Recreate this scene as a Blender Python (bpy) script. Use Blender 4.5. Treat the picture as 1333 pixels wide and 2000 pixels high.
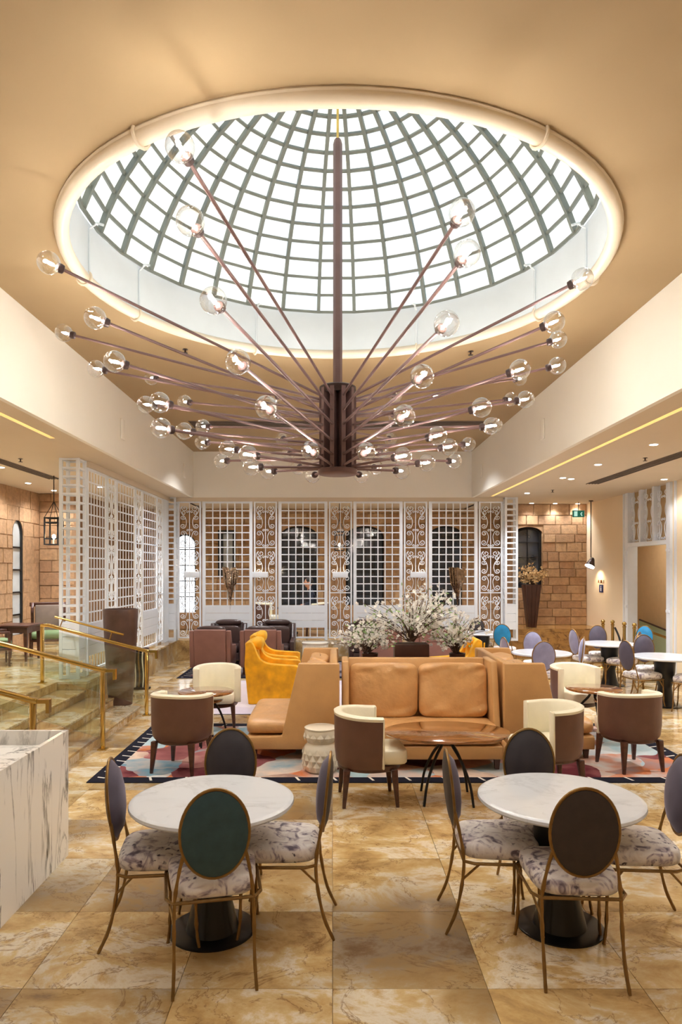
import bpy, bmesh, math, random
from mathutils import Vector, Matrix, Euler
PI = math.pi
scene = bpy.context.scene
for o in list(bpy.data.objects): bpy.data.objects.remove(o)
COL = scene.collection

# ------------------------------------------------------------------ camera
FPX, CX, CY, H = 1345.0, 650.0, 1113.0, 2.05
cam_d = bpy.data.cameras.new('camera'); cam = bpy.data.objects.new('camera', cam_d); COL.objects.link(cam)
cam.location = (0, 0, H); cam.rotation_euler = (PI/2, 0, 0)
cam_d.sensor_fit = 'HORIZONTAL'; cam_d.sensor_width = 24.0; cam_d.lens = FPX/1333*24.0
cam_d.shift_x = (666.5-CX)/1333; cam_d.shift_y = (CY-1000)/1333
cam_d.clip_start = 0.05; cam_d.clip_end = 300
scene.camera = cam

# ------------------------------------------------------------------ view / light levels
scene.view_settings.view_transform = 'Standard'; scene.view_settings.look = 'None'
scene.view_settings.gamma = 1.0; scene.view_settings.use_curve_mapping = False
scene.view_settings.exposure = 0.80
SKY = 1.9            # strength of the daylight sky
BULB = 410.0         # chandelier filaments
DOWN = 105.0          # watts of one recessed downlight
ROOMDOWN = 30.0

def srgb(r, g, b):
    def f(v):
        v /= 255.0
        return v/12.92 if v <= .04045 else ((v+.055)/1.055)**2.4
    return (f(r), f(g), f(b), 1)

# world: pale blue sky with bright cloud
w = bpy.data.worlds.new('sky'); scene.world = w; w.use_nodes = True
nt = w.node_tree; nt.nodes.clear()
out = nt.nodes.new('ShaderNodeOutputWorld'); bg = nt.nodes.new('ShaderNodeBackground')
tc = nt.nodes.new('ShaderNodeTexCoord'); nz = nt.nodes.new('ShaderNodeTexNoise'); rp = nt.nodes.new('ShaderNodeValToRGB')
nz.inputs['Scale'].default_value = 2.2; nz.inputs['Detail'].default_value = 5
rp.color_ramp.elements[0].position = .40; rp.color_ramp.elements[0].color = (.42, .64, 1.0, 1)
rp.color_ramp.elements[1].position = .52; rp.color_ramp.elements[1].color = (.93, .97, 1.0, 1)
nt.links.new(tc.outputs['Generated'], nz.inputs['Vector']); nt.links.new(nz.outputs['Fac'], rp.inputs['Fac'])
nt.links.new(rp.outputs['Color'], bg.inputs['Color']); bg.inputs['Strength'].default_value = SKY
nt.links.new(bg.outputs[0], out.inputs[0])

# portal under the glazed dome: guides sampling of the sky only, adds no light
DC, DX = 6.16, 0.046          # dome axis
pl = bpy.data.lights.new('dome_portal', 'AREA'); pl.shape = 'DISK'; pl.size = 4.5; pl.cycles.is_portal = True
po = bpy.data.objects.new('dome_portal', pl); COL.objects.link(po); po.location = (DX, DC, 5.18)

# ------------------------------------------------------------------ materials
def nodes_of(name):
    m = bpy.data.materials.new(name); m.use_nodes = True
    nt = m.node_tree; b = nt.nodes['Principled BSDF']
    return m, nt, b
def N(nt, typ, **kw):
    n = nt.nodes.new(typ)
    for k, v in kw.items():
        if k in n.inputs: n.inputs[k].default_value = v
        else: setattr(n, k, v)
    return n
def ramp(nt, stops, interp='LINEAR'):
    n = nt.nodes.new('ShaderNodeValToRGB'); cr = n.color_ramp; cr.interpolation = interp
    while len(cr.elements) < len(stops): cr.elements.new(.5)
    for e, (p, c) in zip(cr.elements, stops): e.position = p; e.color = c
    return n
def mat(name, col, rough=.5, metal=0, var=.0, vscale=8, bump=0, bscale=40, coat=0, sheen=0, spec=None):
    m, nt, b = nodes_of(name)
    b.inputs['Roughness'].default_value = rough; b.inputs['Metallic'].default_value = metal
    b.inputs['Coat Weight'].default_value = coat; b.inputs['Coat Roughness'].default_value = .08
    if sheen:
        b.inputs['Sheen Weight'].default_value = sheen; b.inputs['Sheen Roughness'].default_value = .35
        b.inputs['Sheen Tint'].default_value = (min(1, col[0]*3+.2), min(1, col[1]*3+.2), min(1, col[2]*3+.2), 1)
    if spec is not None: b.inputs['Specular IOR Level'].default_value = spec
    tc = N(nt, 'ShaderNodeTexCoord')
    nz = N(nt, 'ShaderNodeTexNoise', Scale=vscale, Detail=4.0)
    nt.links.new(tc.outputs['Object'], nz.inputs['Vector'])
    lo = tuple(max(0, c*(1-var)) for c in col[:3])+(1,); hi = tuple(min(1, c*(1+var)) for c in col[:3])+(1,)
    r = ramp(nt, [(.3, lo), (.7, hi)])
    nt.links.new(nz.outputs['Fac'], r.inputs['Fac']); nt.links.new(r.outputs['Color'], b.inputs['Base Color'])
    if bump:
        n2 = N(nt, 'ShaderNodeTexNoise', Scale=bscale, Detail=3.0); nt.links.new(tc.outputs['Object'], n2.inputs['Vector'])
        bp = N(nt, 'ShaderNodeBump', Strength=bump, Distance=.01 if bump < .5 else .03); nt.links.new(n2.outputs['Fac'], bp.inputs['Height'])
        nt.links.new(bp.outputs['Normal'], b.inputs['Normal'])
    return m
def emit(name, col, s):
    m = bpy.data.materials.new(name); m.use_nodes = True; nt = m.node_tree; nt.nodes.clear()
    o = nt.nodes.new('ShaderNodeOutputMaterial'); e = nt.nodes.new('ShaderNodeEmission')
    e.inputs[0].default_value = col; e.inputs[1].default_value = s; nt.links.new(e.outputs[0], o.inputs[0]); return m
def thin_glass(name, tint=(1, 1, 1, 1), gloss=.12, rough=.0, wavy=0):
    m = bpy.data.materials.new(name); m.use_nodes = True; nt = m.node_tree; nt.nodes.clear()
    o = nt.nodes.new('ShaderNodeOutputMaterial'); t = N(nt, 'ShaderNodeBsdfTransparent', Color=tint)
    g = N(nt, 'ShaderNodeBsdfGlossy', Roughness=rough); mx = nt.nodes.new('ShaderNodeMixShader')
    lw = N(nt, 'ShaderNodeLayerWeight', Blend=.35)
    mul = N(nt, 'ShaderNodeMath', operation='MULTIPLY_ADD'); mul.inputs[1].default_value = .75; mul.inputs[2].default_value = gloss
    if wavy:
        tc = N(nt, 'ShaderNodeTexCoord'); nz = N(nt, 'ShaderNodeTexNoise', Scale=14.0); nt.links.new(tc.outputs['Object'], nz.inputs['Vector'])
        bp = N(nt, 'ShaderNodeBump', Strength=wavy, Distance=.02); nt.links.new(nz.outputs['Fac'], bp.inputs['Height'])
        nt.links.new(bp.outputs['Normal'], g.inputs['Normal'])
    nt.links.new(lw.outputs['Facing'], mul.inputs[0])
    nt.links.new(mul.outputs[0], mx.inputs[0]); nt.links.new(t.outputs[0], mx.inputs[1]); nt.links.new(g.outputs[0], mx.inputs[2])
    nt.links.new(mx.outputs[0], o.inputs[0]); return m
def frosted(name, col_a, col_b, trans=.55):
    # glazing: part clear, part milky; each pane differs a little in tone
    m = bpy.data.materials.new(name); m.use_nodes = True; nt = m.node_tree; nt.nodes.clear()
    o = nt.nodes.new('ShaderNodeOutputMaterial'); oi = nt.nodes.new('ShaderNodeObjectInfo')
    r = ramp(nt, [(0, col_a), (1, col_b)]); nt.links.new(oi.outputs['Random'], r.inputs['Fac'])
    t = nt.nodes.new('ShaderNodeBsdfTransparent'); tl = nt.nodes.new('ShaderNodeBsdfTranslucent'); mx = nt.nodes.new('ShaderNodeMixShader')
    nt.links.new(r.outputs['Color'], t.inputs['Color']); nt.links.new(r.outputs['Color'], tl.inputs['Color'])
    mx.inputs[0].default_value = 1-trans
    nt.links.new(t.outputs[0], mx.inputs[1]); nt.links.new(tl.outputs[0], mx.inputs[2]); nt.links.new(mx.outputs[0], o.inputs[0]); return m

def marble_floor(name='marble_floor', per_object=True):
    m, nt, b = nodes_of(name)
    tc = N(nt, 'ShaderNodeTexCoord'); oi = N(nt, 'ShaderNodeObjectInfo')
    geo = N(nt, 'ShaderNodeNewGeometry')
    add = N(nt, 'ShaderNodeVectorMath', operation='ADD')
    mul = N(nt, 'ShaderNodeMath', operation='MULTIPLY'); mul.inputs[1].default_value = 37.0
    nt.links.new(oi.outputs['Random'], mul.inputs[0])
    cmb = N(nt, 'ShaderNodeCombineXYZ'); nt.links.new(mul.outputs[0], cmb.inputs[2])
    nt.links.new(mul.outputs[0], cmb.inputs[0])
    nt.links.new(geo.outputs['Position'], add.inputs[0]); nt.links.new(cmb.outputs[0], add.inputs[1])
    mp = N(nt, 'ShaderNodeMapping'); mp.inputs['Scale'].default_value = (1.0, 1.35, 1.0); mp.inputs['Rotation'].default_value = (0, 0, .9)
    nt.links.new(add.outputs[0], mp.inputs['Vector'])
    n1 = N(nt, 'ShaderNodeTexNoise', Scale=1.7, Detail=9.0, Roughness=.68, Distortion=.35); nt.links.new(mp.outputs[0], n1.inputs['Vector'])
    r1 = ramp(nt, [(.27, srgb(96, 76, 56)), (.36, srgb(160, 128, 84)), (.44, srgb(192, 158, 104)), (.51, srgb(206, 178, 128)), (.57, srgb(222, 210, 186)), (.65, srgb(194, 160, 106)), (.75, srgb(150, 116, 74))])
    nt.links.new(n1.outputs['Fac'], r1.inputs['Fac'])
    n2 = N(nt, 'ShaderNodeTexNoise', Scale=1.9, Detail=9.0, Roughness=.62, Distortion=.8); nt.links.new(mp.outputs[0], n2.inputs['Vector'])
    r2 = ramp(nt, [(.49, (0, 0, 0, 1)), (.5, (1, 1, 1, 1)), (.51, (0, 0, 0, 1))]); nt.links.new(n2.outputs['Fac'], r2.inputs['Fac'])
    n3 = N(nt, 'ShaderNodeTexNoise', Scale=.55, Detail=2.0); nt.links.new(add.outputs[0], n3.inputs['Vector'])
    r3 = ramp(nt, [(.50, (0, 0, 0, 1)), (.66, (1.5, 1.5, 1.5, 1))]); nt.links.new(n3.outputs['Fac'], r3.inputs['Fac'])
    mx = N(nt, 'ShaderNodeMixRGB'); mx.inputs[2].default_value = srgb(128, 92, 58)
    m0 = N(nt, 'ShaderNodeMath', operation='MULTIPLY'); m0.inputs[1].default_value = .75
    nt.links.new(r2.outputs['Color'], m0.inputs[0]); nt.links.new(m0.outputs[0], mx.inputs[0]); nt.links.new(r1.outputs['Color'], mx.inputs[1])
    mx2 = N(nt, 'ShaderNodeMixRGB'); mx2.inputs[2].default_value = srgb(116, 90, 64)
    m1 = N(nt, 'ShaderNodeMath', operation='MULTIPLY'); nt.links.new(n1.outputs['Fac'], m1.inputs[1]); nt.links.new(r3.outputs['Color'], m1.inputs[0])
    nt.links.new(m1.outputs[0], mx2.inputs[0]); nt.links.new(mx.outputs[0], mx2.inputs[1])
    hs = N(nt, 'ShaderNodeHueSaturation'); mm = N(nt, 'ShaderNodeMath', operation='MULTIPLY_ADD'); mm.inputs[1].default_value = .22; mm.inputs[2].default_value = .88
    nt.links.new(oi.outputs['Random'], mm.inputs[0]); nt.links.new(mm.outputs[0], hs.inputs['Value']); nt.links.new(mx2.outputs[0], hs.inputs['Color'])
    nt.links.new(hs.outputs[0], b.inputs['Base Color'])
    rr = ramp(nt, [(.3, (.07, .07, .07, 1)), (.7, (.16, .16, .16, 1))]); nt.links.new(n1.outputs['Fac'], rr.inputs['Fac']); nt.links.new(rr.outputs['Color'], b.inputs['Roughness'])
    b.inputs['Specular IOR Level'].default_value = .6
    return m
def white_marble(name, base, vein, scale=1.2, rough=.15, streak=(1, 1, .35), width=.02, amount=.9, warp=1.2):
    m, nt, b = nodes_of(name); b.inputs['Roughness'].default_value = rough
    tc = N(nt, 'ShaderNodeTexCoord'); mp = N(nt, 'ShaderNodeMapping'); mp.inputs['Scale'].default_value = streak; mp.inputs['Rotation'].default_value = (.35, .2, .2)
    nt.links.new(tc.outputs['Object'], mp.inputs['Vector'])
    n1 = N(nt, 'ShaderNodeTexNoise', Scale=scale, Detail=8.0, Roughness=.6, Distortion=warp); nt.links.new(mp.outputs[0], n1.inputs['Vector'])
    r1 = ramp(nt, [(.5-width, (0, 0, 0, 1)), (.5, (1, 1, 1, 1)), (.5+width*1.6, (0, 0, 0, 1))]); nt.links.new(n1.outputs['Fac'], r1.inputs['Fac'])
    n2 = N(nt, 'ShaderNodeTexNoise', Scale=scale*2.3, Detail=3.0); nt.links.new(mp.outputs[0], n2.inputs['Vector'])
    r2 = ramp(nt, [(.35, (0, 0, 0, 1)), (.65, (1, 1, 1, 1))]); nt.links.new(n2.outputs['Fac'], r2.inputs['Fac'])
    ml = N(nt, 'ShaderNodeMath', operation='MULTIPLY'); nt.links.new(r1.outputs['Color'], ml.inputs[0]); nt.links.new(r2.outputs['Color'], ml.inputs[1])
    ml2 = N(nt, 'ShaderNodeMath', operation='MULTIPLY'); ml2.inputs[1].default_value = amount; nt.links.new(ml.outputs[0], ml2.inputs[0])
    mx = N(nt, 'ShaderNodeMixRGB'); mx.inputs[1].default_value = base; mx.inputs[2].default_value = vein
    nt.links.new(ml2.outputs[0], mx.inputs[0]); nt.links.new(mx.outputs[0], b.inputs['Base Color']); return m
def per_object(name, stops, rough=.8, vscale=14, var=.25, bump=.3, bscale=30):
    # alike pieces that differ in tone from one to the next
    m, nt, b = nodes_of(name); b.inputs['Roughness'].default_value = rough
    oi = N(nt, 'ShaderNodeObjectInfo'); r = ramp(nt, stops); nt.links.new(oi.outputs['Random'], r.inputs['Fac'])
    geo = N(nt, 'ShaderNodeNewGeometry'); nz = N(nt, 'ShaderNodeTexNoise', Scale=vscale, Detail=5.0); nt.links.new(geo.outputs['Position'], nz.inputs['Vector'])
    rr = ramp(nt, [(.3, (1-var, 1-var, 1-var, 1)), (.7, (1, 1, 1, 1))]); nt.links.new(nz.outputs['Fac'], rr.inputs['Fac'])
    mx = N(nt, 'ShaderNodeMixRGB', blend_type='MULTIPLY'); mx.inputs[0].default_value = 1
    nt.links.new(r.outputs['Color'], mx.inputs[1]); nt.links.new(rr.outputs['Color'], mx.inputs[2]); nt.links.new(mx.outputs[0], b.inputs['Base Color'])
    n2 = N(nt, 'ShaderNodeTexNoise', Scale=bscale, Detail=4.0); nt.links.new(geo.outputs['Position'], n2.inputs['Vector'])
    bp = N(nt, 'ShaderNodeBump', Strength=bump, Distance=.02); nt.links.new(n2.outputs['Fac'], bp.inputs['Height']); nt.links.new(bp.outputs['Normal'], b.inputs['Normal'])
    return m
def floral(name):
    m, nt, b = nodes_of(name); b.inputs['Roughness'].default_value = .75; b.inputs['Sheen Weight'].default_value = .2
    tc = N(nt, 'ShaderNodeTexCoord'); oi = N(nt, 'ShaderNodeObjectInfo'); add = N(nt, 'ShaderNodeVectorMath', operation='ADD')
    mu = N(nt, 'ShaderNodeMath', operation='MULTIPLY'); mu.inputs[1].default_value = 9.0; nt.links.new(oi.outputs['Random'], mu.inputs[0])
    nt.links.new(tc.outputs['Object'], add.inputs[0]); nt.links.new(mu.outputs[0], add.inputs[1])
    n0 = N(nt, 'ShaderNodeTexNoise', Scale=11.0, Detail=4.0, Distortion=1.6); nt.links.new(add.outputs[0], n0.inputs['Vector'])
    r0 = ramp(nt, [(.33, srgb(96, 84, 96)), (.41, srgb(166, 152, 158)), (.49, srgb(216, 206, 200)), (.66, srgb(230, 224, 218)), (.78, srgb(196, 180, 184))])
    nt.links.new(n0.outputs['Fac'], r0.inputs['Fac'])
    v = N(nt, 'ShaderNodeTexVoronoi', Scale=26.0); v.inputs['Randomness'].default_value = 1
    n1 = N(nt, 'ShaderNodeTexNoise', Scale=24.0, Detail=3.0); nt.links.new(add.outputs[0], n1.inputs['Vector'])
    mxv = N(nt, 'ShaderNodeMixRGB'); mxv.inputs[0].default_value = .06; nt.links.new(add.outputs[0], mxv.inputs[1]); nt.links.new(n1.outputs['Color'], mxv.inputs[2])
    nt.links.new(mxv.outputs[0], v.inputs['Vector'])
    r1 = ramp(nt, [(.16, (1, 1, 1, 1)), (.28, (0, 0, 0, 1))]); nt.links.new(v.outputs['Distance'], r1.inputs['Fac'])
    n4 = N(nt, 'ShaderNodeTexNoise', Scale=6.0); nt.links.new(add.outputs[0], n4.inputs['Vector'])
    r4 = ramp(nt, [(.48, (0, 0, 0, 1)), (.56, (1, 1, 1, 1))]); nt.links.new(n4.outputs['Fac'], r4.inputs['Fac'])
    m3 = N(nt, 'ShaderNodeMath', operation='MULTIPLY'); nt.links.new(r1.outputs['Color'], m3.inputs[0]); nt.links.new(r4.outputs['Color'], m3.inputs[1])
    mx = N(nt, 'ShaderNodeMixRGB'); mx.inputs[2].default_value = srgb(62, 52, 70)
    nt.links.new(m3.outputs[0], mx.inputs[0]); nt.links.new(r0.outputs['Color'], mx.inputs[1]); nt.links.new(mx.outputs[0], b.inputs['Base Color'])
    return m
def rug_mat(name, sx, sy, border, stops, scale=.9, tick=.3):
    m, nt, b = nodes_of(name); b.inputs['Roughness'].default_value = .95; b.inputs['Specular IOR Level'].default_value = .1
    tc = N(nt, 'ShaderNodeTexCoord'); sp = N(nt, 'ShaderNodeSeparateXYZ'); nt.links.new(tc.outputs['Object'], sp.inputs[0])
    def M(op, a, bb=None, c=None):
        n = N(nt, 'ShaderNodeMath', operation=op)
        for i, v in enumerate((a, bb, c)):
            if v is None: continue
            if isinstance(v, (int, float)): n.inputs[i].default_value = v
            else: nt.links.new(v, n.inputs[i])
        return n.outputs[0]
    x, y = sp.outputs[0], sp.outputs[1]
    dx = M('SUBTRACT', sx/2, M('ABSOLUTE', x)); dy = M('SUBTRACT', sy/2, M('ABSOLUTE', y))
    dmin = M('MINIMUM', dx, dy); inb = M('LESS_THAN', dmin, border)
    band = M('MULTIPLY', M('GREATER_THAN', dmin, border*.35), M('LESS_THAN', dmin, border*1.05))
    sk = M('ADD', M('MULTIPLY', dmin, .35), 0.0)
    tx = M('LESS_THAN', M('FRACT', M('DIVIDE', M('ADD', M('ADD', x, sk), 50), tick)), .07)
    ty = M('LESS_THAN', M('FRACT', M('DIVIDE', M('ADD', M('ADD', y, sk), 50), tick*.55)), .12)
    nearx = M('LESS_THAN', dy, dx)
    t = M('ADD', M('MULTIPLY', tx, nearx), M('MULTIPLY', ty, M('SUBTRACT', 1.0, nearx)))
    tk = M('MULTIPLY', t, band)
    n0 = N(nt, 'ShaderNodeTexNoise', Scale=1.6, Detail=2.0); nt.links.new(tc.outputs['Object'], n0.inputs['Vector'])
    mxv = N(nt, 'ShaderNodeMixRGB'); mxv.inputs[0].default_value = .35; nt.links.new(tc.outputs['Object'], mxv.inputs[1]); nt.links.new(n0.outputs['Color'], mxv.inputs[2])
    v = N(nt, 'ShaderNodeTexVoronoi', Scale=scale*1.6); nt.links.new(mxv.outputs[0], v.inputs['Vector'])
    sc = N(nt, 'ShaderNodeSeparateXYZ'); nt.links.new(v.outputs['Color'], sc.inputs[0])
    n1 = N(nt, 'ShaderNodeTexNoise', Scale=2.5, Detail=5.0); nt.links.new(tc.outputs['Object'], n1.inputs['Vector'])
    fac = M('ADD', M('MULTIPLY', sc.outputs[0], .75), M('MULTIPLY', n1.outputs['Fac'], .28))
    r = ramp(nt, stops); nt.links.new(fac, r.inputs['Fac'])
    mx = N(nt, 'ShaderNodeMixRGB'); mx.inputs[2].default_value = srgb(30, 30, 42); nt.links.new(inb, mx.inputs[0]); nt.links.new(r.outputs['Color'], mx.inputs[1])
    mx2 = N(nt, 'ShaderNodeMixRGB'); mx2.inputs[2].default_value = srgb(222, 216, 206); nt.links.new(tk, mx2.inputs[0]); nt.links.new(mx.outputs[0], mx2.inputs[1])
    nt.links.new(mx2.outputs[0], b.inputs['Base Color'])
    n2 = N(nt, 'ShaderNodeTexNoise', Scale=180.0); nt.links.new(tc.outputs['Object'], n2.inputs['Vector'])
    bp = N(nt, 'ShaderNodeBump', Strength=.4, Distance=.004); nt.links.new(n2.outputs['Fac'], bp.inputs['Height']); nt.links.new(bp.outputs['Normal'], b.inputs['Normal'])
    return m
def wood(name, c1, c2, rough=.2, scale=3, coat=.5):
    m, nt, b = nodes_of(name); b.inputs['Roughness'].default_value = rough; b.inputs['Coat Weight'].default_value = coat; b.inputs['Coat Roughness'].default_value = .05
    tc = N(nt, 'ShaderNodeTexCoord'); mp = N(nt, 'ShaderNodeMapping'); mp.inputs['Scale'].default_value = (1, 9, 9)
    nt.links.new(tc.outputs['Object'], mp.inputs['Vector'])
    n1 = N(nt, 'ShaderNodeTexNoise', Scale=scale, Detail=5.0, Distortion=.6); nt.links.new(mp.outputs[0], n1.inputs['Vector'])
    r = ramp(nt, [(.3, c1), (.7, c2)]); nt.links.new(n1.outputs['Fac'], r.inputs['Fac']); nt.links.new(r.outputs['Color'], b.inputs['Base Color']); return m

M_ = {}
M_['floor'] = marble_floor()
M_['grout'] = mat('grout', srgb(150, 118, 78), .6, var=.1)
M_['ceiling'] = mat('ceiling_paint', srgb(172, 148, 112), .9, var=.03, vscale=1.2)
M_['soffit'] = mat('soffit_paint', srgb(212, 197, 174), .9, var=.02, vscale=1.2)
M_['fascia'] = mat('white_paint', srgb(238, 234, 224), .85, var=.015, vscale=1.5)
M_['cream'] = mat('cream_wall', srgb(236, 216, 184), .85, var=.02, vscale=1.3)
M_['drum'] = mat('drum_paint', srgb(228, 236, 242), .6, var=.01)
M_['pipe'] = mat('pipe_paint', srgb(236, 222, 200), .35, var=.01)
M_['white'] = mat('screen_white', srgb(228, 234, 242), .45, var=.02)
M_['rib'] = mat('dome_rib', srgb(116, 122, 116), .5, var=.05)
M_['pane'] = frosted('dome_pane', srgb(178, 178, 172), srgb(212, 206, 186), .6)
M_['bronze'] = mat('bronze', srgb(118, 92, 90), .42, .35, var=.12, vscale=6)
M_['darkbronze'] = mat('dark_bronze', srgb(62, 46, 44), .4, .4, var=.1)
M_['gold'] = mat('gold', srgb(138, 106, 60), .4, .8, var=.18, vscale=14, bump=.25, bscale=60)
M_['brass'] = mat('brass', srgb(204, 174, 104), .2, 1.0, var=.12, vscale=5)
M_['globe'] = thin_glass('globe_glass', (.97, .97, .97, 1), .04, .02, .2)
M_['glass'] = thin_glass('clear_glass', (.90, .95, .92, 1), .05, .0)
M_['filament'] = emit('filament', (1.0, .93, .84, 1), BULB)
M_['cove'] = emit('cove_light', (1.0, .72, .26, 1), 2.6)
M_['lamp'] = emit('lamp_disc', (1.0, .92, .80, 1), 14)
M_['warmbulb'] = emit('warm_bulb', (1.0, .72, .38, 1), 60)
M_['marbletop'] = white_marble('marble_top', srgb(218, 221, 226), srgb(176, 178, 184), 1.6, .12, (1, 2.2, 1), .03, .45)
M_['counter'] = white_marble('counter_marble', srgb(244, 242, 238), srgb(30, 28, 34), 1.5, .16, (1.5, 2.6, .5), .024, 1.0, 1.3)
M_['black'] = mat('black_metal', srgb(24, 24, 26), .28, .3, var=.1)
M_['iron'] = mat('black_iron', srgb(26, 22, 22), .5, .3, var=.1)
M_['floral'] = floral('floral_fabric')
M_['velvet_grey'] = mat('velvet_grey', srgb(80, 74, 90), .7, var=.12, vscale=10, sheen=.6)
M_['velvet_lav'] = mat('velvet_lavender', srgb(138, 136, 166), .7, var=.15, vscale=9, sheen=.7)
M_['velvet_dark'] = mat('velvet_dark', srgb(54, 50, 56), .75, var=.12, vscale=10, sheen=.35)
M_['back_teal'] = mat('back_teal', srgb(50, 76, 82), .75, var=.15, vscale=18, sheen=.15, bump=.1, bscale=200)
M_['back_char'] = mat('back_charcoal', srgb(58, 48, 42), .8, var=.12, vscale=18, sheen=.15, bump=.1, bscale=200)
M_['velvet_blue'] = mat('velvet_blue', srgb(20, 128, 180), .6, var=.15, vscale=12, sheen=.6)
M_['tan'] = mat('tan_leather', srgb(202, 156, 102), .36, var=.07, vscale=5, bump=.12, bscale=90)
M_['tan2'] = mat('tan_leather_cushion', srgb(206, 158, 104), .34, var=.1, vscale=6, bump=.55, bscale=7)
M_['brownleather'] = mat('brown_leather', srgb(104, 72, 60), .45, var=.1, vscale=7, bump=.1, bscale=90)
M_['darkleather'] = mat('dark_leather', srgb(66, 48, 46), .32, var=.12, vscale=7, bump=.1, bscale=60)
M_['maroon'] = mat('maroon_leather', srgb(136, 96, 86), .45, var=.08, vscale=5, bump=.08, bscale=80)
M_['creamleather'] = mat('cream_leather', srgb(238, 230, 206), .4, var=.05, vscale=5, bump=.08, bscale=70)
M_['darkwood'] = wood('dark_wood', srgb(58, 32, 24), srgb(88, 50, 36), .35, 3, .2)
M_['tablewood'] = wood('table_wood', srgb(112, 64, 30), srgb(172, 114, 60), .12, 3, .9)
M_['yellow'] = mat('yellow_velvet', srgb(236, 164, 8), .7, var=.28, vscale=6, sheen=.5)
M_['ceramic'] = mat('ceramic', srgb(238, 232, 216), .2, var=.03, coat=.5)
M_['urn'] = mat('urn_glaze', srgb(84, 60, 52), .4, var=.35, vscale=4, bump=.15, bscale=18)
M_['vase'] = mat('vase_dark', srgb(70, 44, 36), .35, .3, var=.2, vscale=5)
M_['stoneR'] = per_object('stone_wall', [(0, srgb(172, 134, 100)), (.35, srgb(186, 148, 110)), (.7, srgb(198, 162, 122)), (1, srgb(180, 138, 100))], .85, 12, .3, .5, 26)
M_['stonegap'] = mat('stone_joint', srgb(150, 118, 88), .9, var=.15)
M_['band'] = white_marble('brown_marble', srgb(172, 128, 72), srgb(84, 56, 34), 2.2, .2, (1, 1, 1.5), .06, .9)
M_['winblack'] = mat('window_iron', srgb(20, 20, 22), .5, .2)
M_['darkglass'] = mat('dark_window_glass', srgb(40, 44, 52), .06, 0, var=.6, vscale=2.5, coat=.6)
M_['milk'] = mat('frosted_window', srgb(196, 200, 200), .4, var=.08, vscale=3)
M_['daylit'] = emit('daylit_window', (.95, .97, 1.0, 1), 1.5)
M_['petal'] = mat('petal', srgb(250, 249, 246), .6, var=.02)
_nt = M_['petal'].node_tree; _tl = N(_nt, 'ShaderNodeBsdfTranslucent', Color=(.9, .9, .86, 1)); _mx = _nt.nodes.new('ShaderNodeMixShader'); _mx.inputs[0].default_value = .4
_nt.links.new(_nt.nodes['Principled BSDF'].outputs[0], _mx.inputs[1]); _nt.links.new(_tl.outputs[0], _mx.inputs[2]); _nt.links.new(_mx.outputs[0], _nt.nodes['Material Output'].inputs[0])
M_['leaf'] = mat('leaf', srgb(126, 158, 92), .6, var=.25, vscale=20)
M_['twig'] = mat('twig', srgb(78, 56, 42), .8, var=.2)
M_['dryflower'] = mat('dry_flower', srgb(214, 180, 128), .8, var=.2, vscale=20)
M_['green'] = mat('green_upholstery', srgb(112, 134, 92), .8, var=.1)
M_['taupe'] = mat('taupe_upholstery', srgb(120, 104, 92), .8, var=.1)
M_['tanwall'] = mat('tan_wall', srgb(196, 166, 124), .85, var=.03)
M_['slot'] = mat('slot_dark', srgb(60, 48, 40), .8)
M_['signblue'] = mat('sign_blue', srgb(28, 44, 96), .4)
M_['signwhite'] = mat('sign_white', srgb(240, 240, 240), .5)
M_['signgreen'] = emit('exit_green', (.03, .14, .09, 1), .5)
M_['signlit'] = emit('exit_white', (.5, .8, .65, 1), .6)
M_['silver'] = mat('hammered_metal', srgb(150, 132, 116), .16, 1.0, var=.45, vscale=9, bump=.6, bscale=14)
M_['skin'] = mat('skin', srgb(196, 140, 112), .55)
M_['navy'] = mat('navy_cloth', srgb(26, 32, 48), .85, var=.1)
M_['hair'] = mat('dark_hair', srgb(28, 22, 20), .6)
M_['rope'] = mat('black_rope', srgb(24, 20, 22), .8)

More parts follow.
